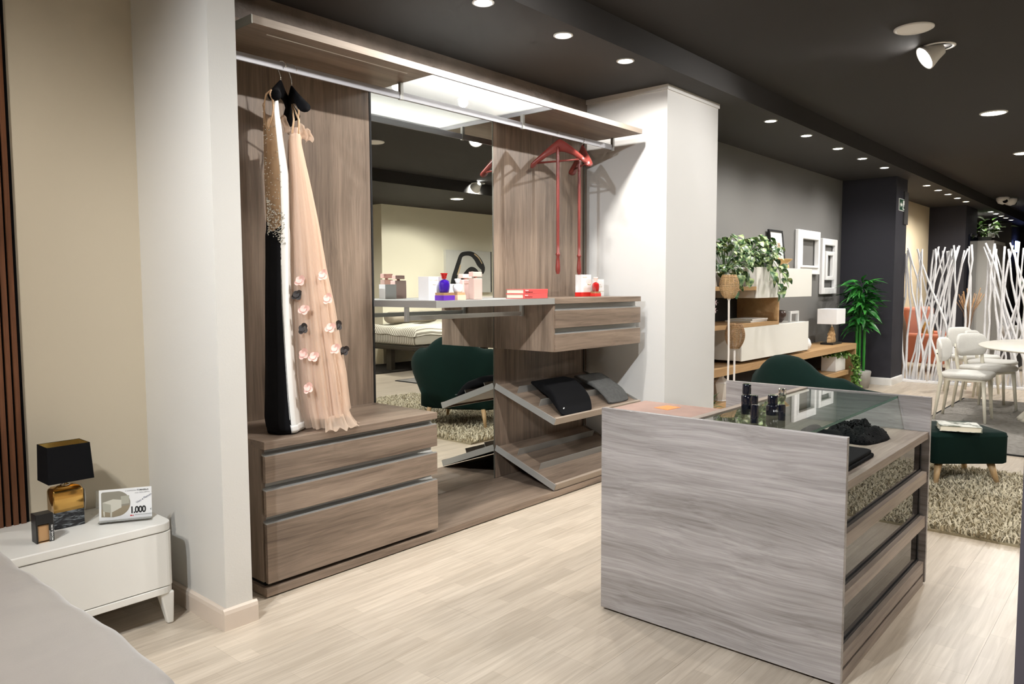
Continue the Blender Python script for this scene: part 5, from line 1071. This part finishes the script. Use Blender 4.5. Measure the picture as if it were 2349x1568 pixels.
# signs and cameras
P('sign_green', (.01, .06, .03), .4); emis('sign_blue', (.25, .35, 1.0), 5.)
t = thing('exit_sign', 'small green emergency exit sign on the navy pillar', 'sign', (11.20, 2.765, 2.35)); B(11.06, 11.35, 2.758, 2.769, 2.35, 2.51).build('border', 'white_paint', t); B(11.07, 11.34, 2.755, 2.758, 2.358, 2.502).build('plate', 'sign_green', t)
def sgp(pts):
    n = len(pts); MB().add([(x, 2.7545, z) for x, z in pts]+[(x, 2.755, z) for x, z in pts], [tuple(range(n)), tuple(range(n, 2*n))[::-1]]+[(i, i+n, (i+1) % n+n, (i+1) % n) for i in range(n)]).build('pictogram', 'white_paint', t)
sgp([(11.22, 2.37), (11.31, 2.37), (11.31, 2.49), (11.22, 2.49)]); sgp([(11.09, 2.43), (11.14, 2.47), (11.14, 2.445), (11.19, 2.445), (11.19, 2.415), (11.14, 2.415), (11.14, 2.39)])
MB().tube([(11.255, 2.7535, 2.385), (11.265, 2.7535, 2.43), (11.28, 2.7535, 2.38)], .006, 5).build('pictogram', 'sign_green', t)
t = thing('lit_sign', 'glowing blue sign on the farthest pillar', 'sign', (21.4, 2.78, 2.15)); B(21.3, 21.75, 2.74, 2.78, 2.13, 2.38).build('light_box', 'sign_blue', t); B(21.29, 21.76, 2.775, 2.797, 2.12, 2.39).build('housing', 'black_plastic', t)
for k, (x, y) in enumerate(((16.45, 2.36), (16.8, 2.29))):
    t = thing('dome_camera', ('left white dome camera on the ceiling', 'right white dome camera on the ceiling, turned away')[k], 'camera', (x, y, 2.957), group='dome cameras')
    MB().lathe([(.10, 0), (.11, -.02), (.105, -.06), (.075, -.115), (.001, -.14)], (x, y, 2.957), 20).build('housing', 'white_paint', t); MB().lathe([(.001, 0), (.04, .006), (.04, .02)], seg=14).xf(Matrix.Translation((x-.075*(1-2*k), y-.05, 2.865)) @ Matrix.Rotation(-1.1*(1-2*k), 4, 'Y')).build('lens', 'black_plastic', t)

# ------------------------------------------------------------------ seen in the mirror
P('canvas', (.52, .52, .48), .7, var=.12, vscale=3); P('paint_tan', (.55, .42, .25), .7); P('bed_frame_dark', (.035, .028, .018), .6); P('pillow_taupe', (.30, .26, .21), .8); P('rug_dark', (.030, .024, .018), .95, var=.6, vscale=60, bump=.9, bscale=120)
t = thing('wall_painting', 'large canvas with sweeping black curves, seen in the mirror', 'painting', (10.5, -3.47, 1.24))
B(9.90, 11.14, -3.5, -3.44, 1.24, 2.05).build('canvas', 'canvas', t); B(11.14, 11.17, -3.5, -3.44, 1.24, 2.05).build('canvas_side', 'ink', t)
def band(pts, mat, h):
    """pts: (u, v, half width) on the canvas, u 0..1 to the right, v 0..1 up"""
    top, bot = [], []
    q = []
    for i in range(len(pts)-1):
        p0, p1, p2, p3 = pts[max(0, i-1)], pts[i], pts[i+1], pts[min(len(pts)-1, i+2)]
        for s in (0, .25, .5, .75): q.append(tuple(.5*(2*b+(c-a)*s+(2*a-5*b+4*c-d)*s*s+(3*b-a-3*c+d)*s**3) for a, b, c, d in zip(p0, p1, p2, p3)))
    q.append(pts[-1]); P2 = [(9.9+1.24*u, 1.24+.81*v, max(.004, w)) for u, v, w in q]
    for i, (x, z, w) in enumerate(P2):
        a = P2[max(0, i-1)]; b = P2[min(len(P2)-1, i+1)]; dx, dz = b[0]-a[0], b[1]-a[1]; l = math.hypot(dx, dz) or 1
        top.append((x-dz/l*w, -3.44+h, z+dx/l*w)); bot.append((x+dz/l*w, -3.44+h, z-dx/l*w))
    n = len(P2); MB().add(top+bot, [(i, i+1, n+i+1, n+i) for i in range(n-1)]).build('brush_stroke', mat, t)
band([(.13, .14, .06), (.18, .36, .07), (.22, .52, .06), (.27, .70, .055), (.33, .88, .045), (.44, .93, .04), (.56, .92, .05), (.66, .84, .07), (.74, .72, .085), (.82, .58, .06), (.80, .46, .03)], 'ink', .001)
band([(.30, .10, .05), (.36, .30, .06), (.44, .46, .05), (.54, .56, .045), (.64, .54, .04), (.72, .45, .03)], 'ink', .001)
band([(.42, .26, .015), (.50, .40, .02), (.58, .45, .018), (.66, .40, .01)], 'paint_tan', .0015); band([(.24, .42, .012), (.29, .56, .02), (.31, .66, .012)], 'paint_tan', .0015); band([(.62, .93, .012), (.72, .84, .014), (.80, .70, .010)], 'paint_tan', .0015); band([(.50, .22, .03), (.58, .30, .04), (.68, .28, .03)], 'ink', .001)
def stripes():
    m, nt, b = _mat('striped_cloth'); setp(b, .85); tc = nt.nodes.new('ShaderNodeTexCoord'); w = nt.nodes.new('ShaderNodeTexWave'); w.bands_direction = 'Y'; w.inputs['Scale'].default_value = 7.5; w.inputs['Detail'].default_value = 1.; w.inputs['Distortion'].default_value = .6
    rp = nt.nodes.new('ShaderNodeValToRGB'); e = rp.color_ramp.elements; e[0].position = .4; e[1].position = .55; e[0].color = (.20, .18, .14, 1); e[1].color = (.60, .57, .49, 1)
    nt.links.new(tc.outputs['Object'], w.inputs['Vector']); nt.links.new(w.outputs['Fac'], rp.inputs[0]); nt.links.new(rp.outputs[0], b.inputs['Base Color'])
stripes()
t = thing('bed', 'bed with a striped cover on a dark frame, seen in the mirror', 'bed', (8.6, -2.6, 0))
B(7.70, 9.6, -3.45, -1.86, .36, .44).build('bed_frame', 'bed_frame_dark', t, bevel=.02)
for x, y in ((7.85, -2.62), (9.45, -2.62), (7.85, -3.3), (9.45, -2.05), (9.45, -3.3)): B(x-.04, x+.04, y-.06, y+.06, .0165, .36).build('leg', 'bed_frame_dark', t)
def cov(u, v):
    x = 7.68+1.9*u; y = -3.45+1.62*v; z = .72+.012*math.sin(x*9+y*4)+.008*math.sin(y*17)
    d = min(u*1.9, (1-v)*1.62); z -= max(0, .10-d)**2*12
    return (x, y, z)
mb = MB().grid(cov, 40, 40); mb.build('striped_cover', 'striped_cloth', t); B(7.70, 9.58, -3.44, -1.86, .44, .66).build('mattress', 'striped_cloth', t, bevel=.06, seg=3)
single('bolster_cushion', MB().loft([[(8.1+1.1*s, -3.0+.14*e*math.cos(2*PI*k/16), .84+.10*e*math.sin(2*PI*k/16)) for k in range(16)] for s, e in ((0, .2), (.02, .8), (.06, 1), (.94, 1), (.98, .8), (1, .2))]), 'pillow_taupe', 'long taupe bolster on the striped bed in the mirror', 'cushion')
single('dark_rug', B(6.4, 10.2, -3.46, -2.38, .0, .016), 'rug_dark', 'dark brown rug under the striped bed, seen in the mirror', 'rug')
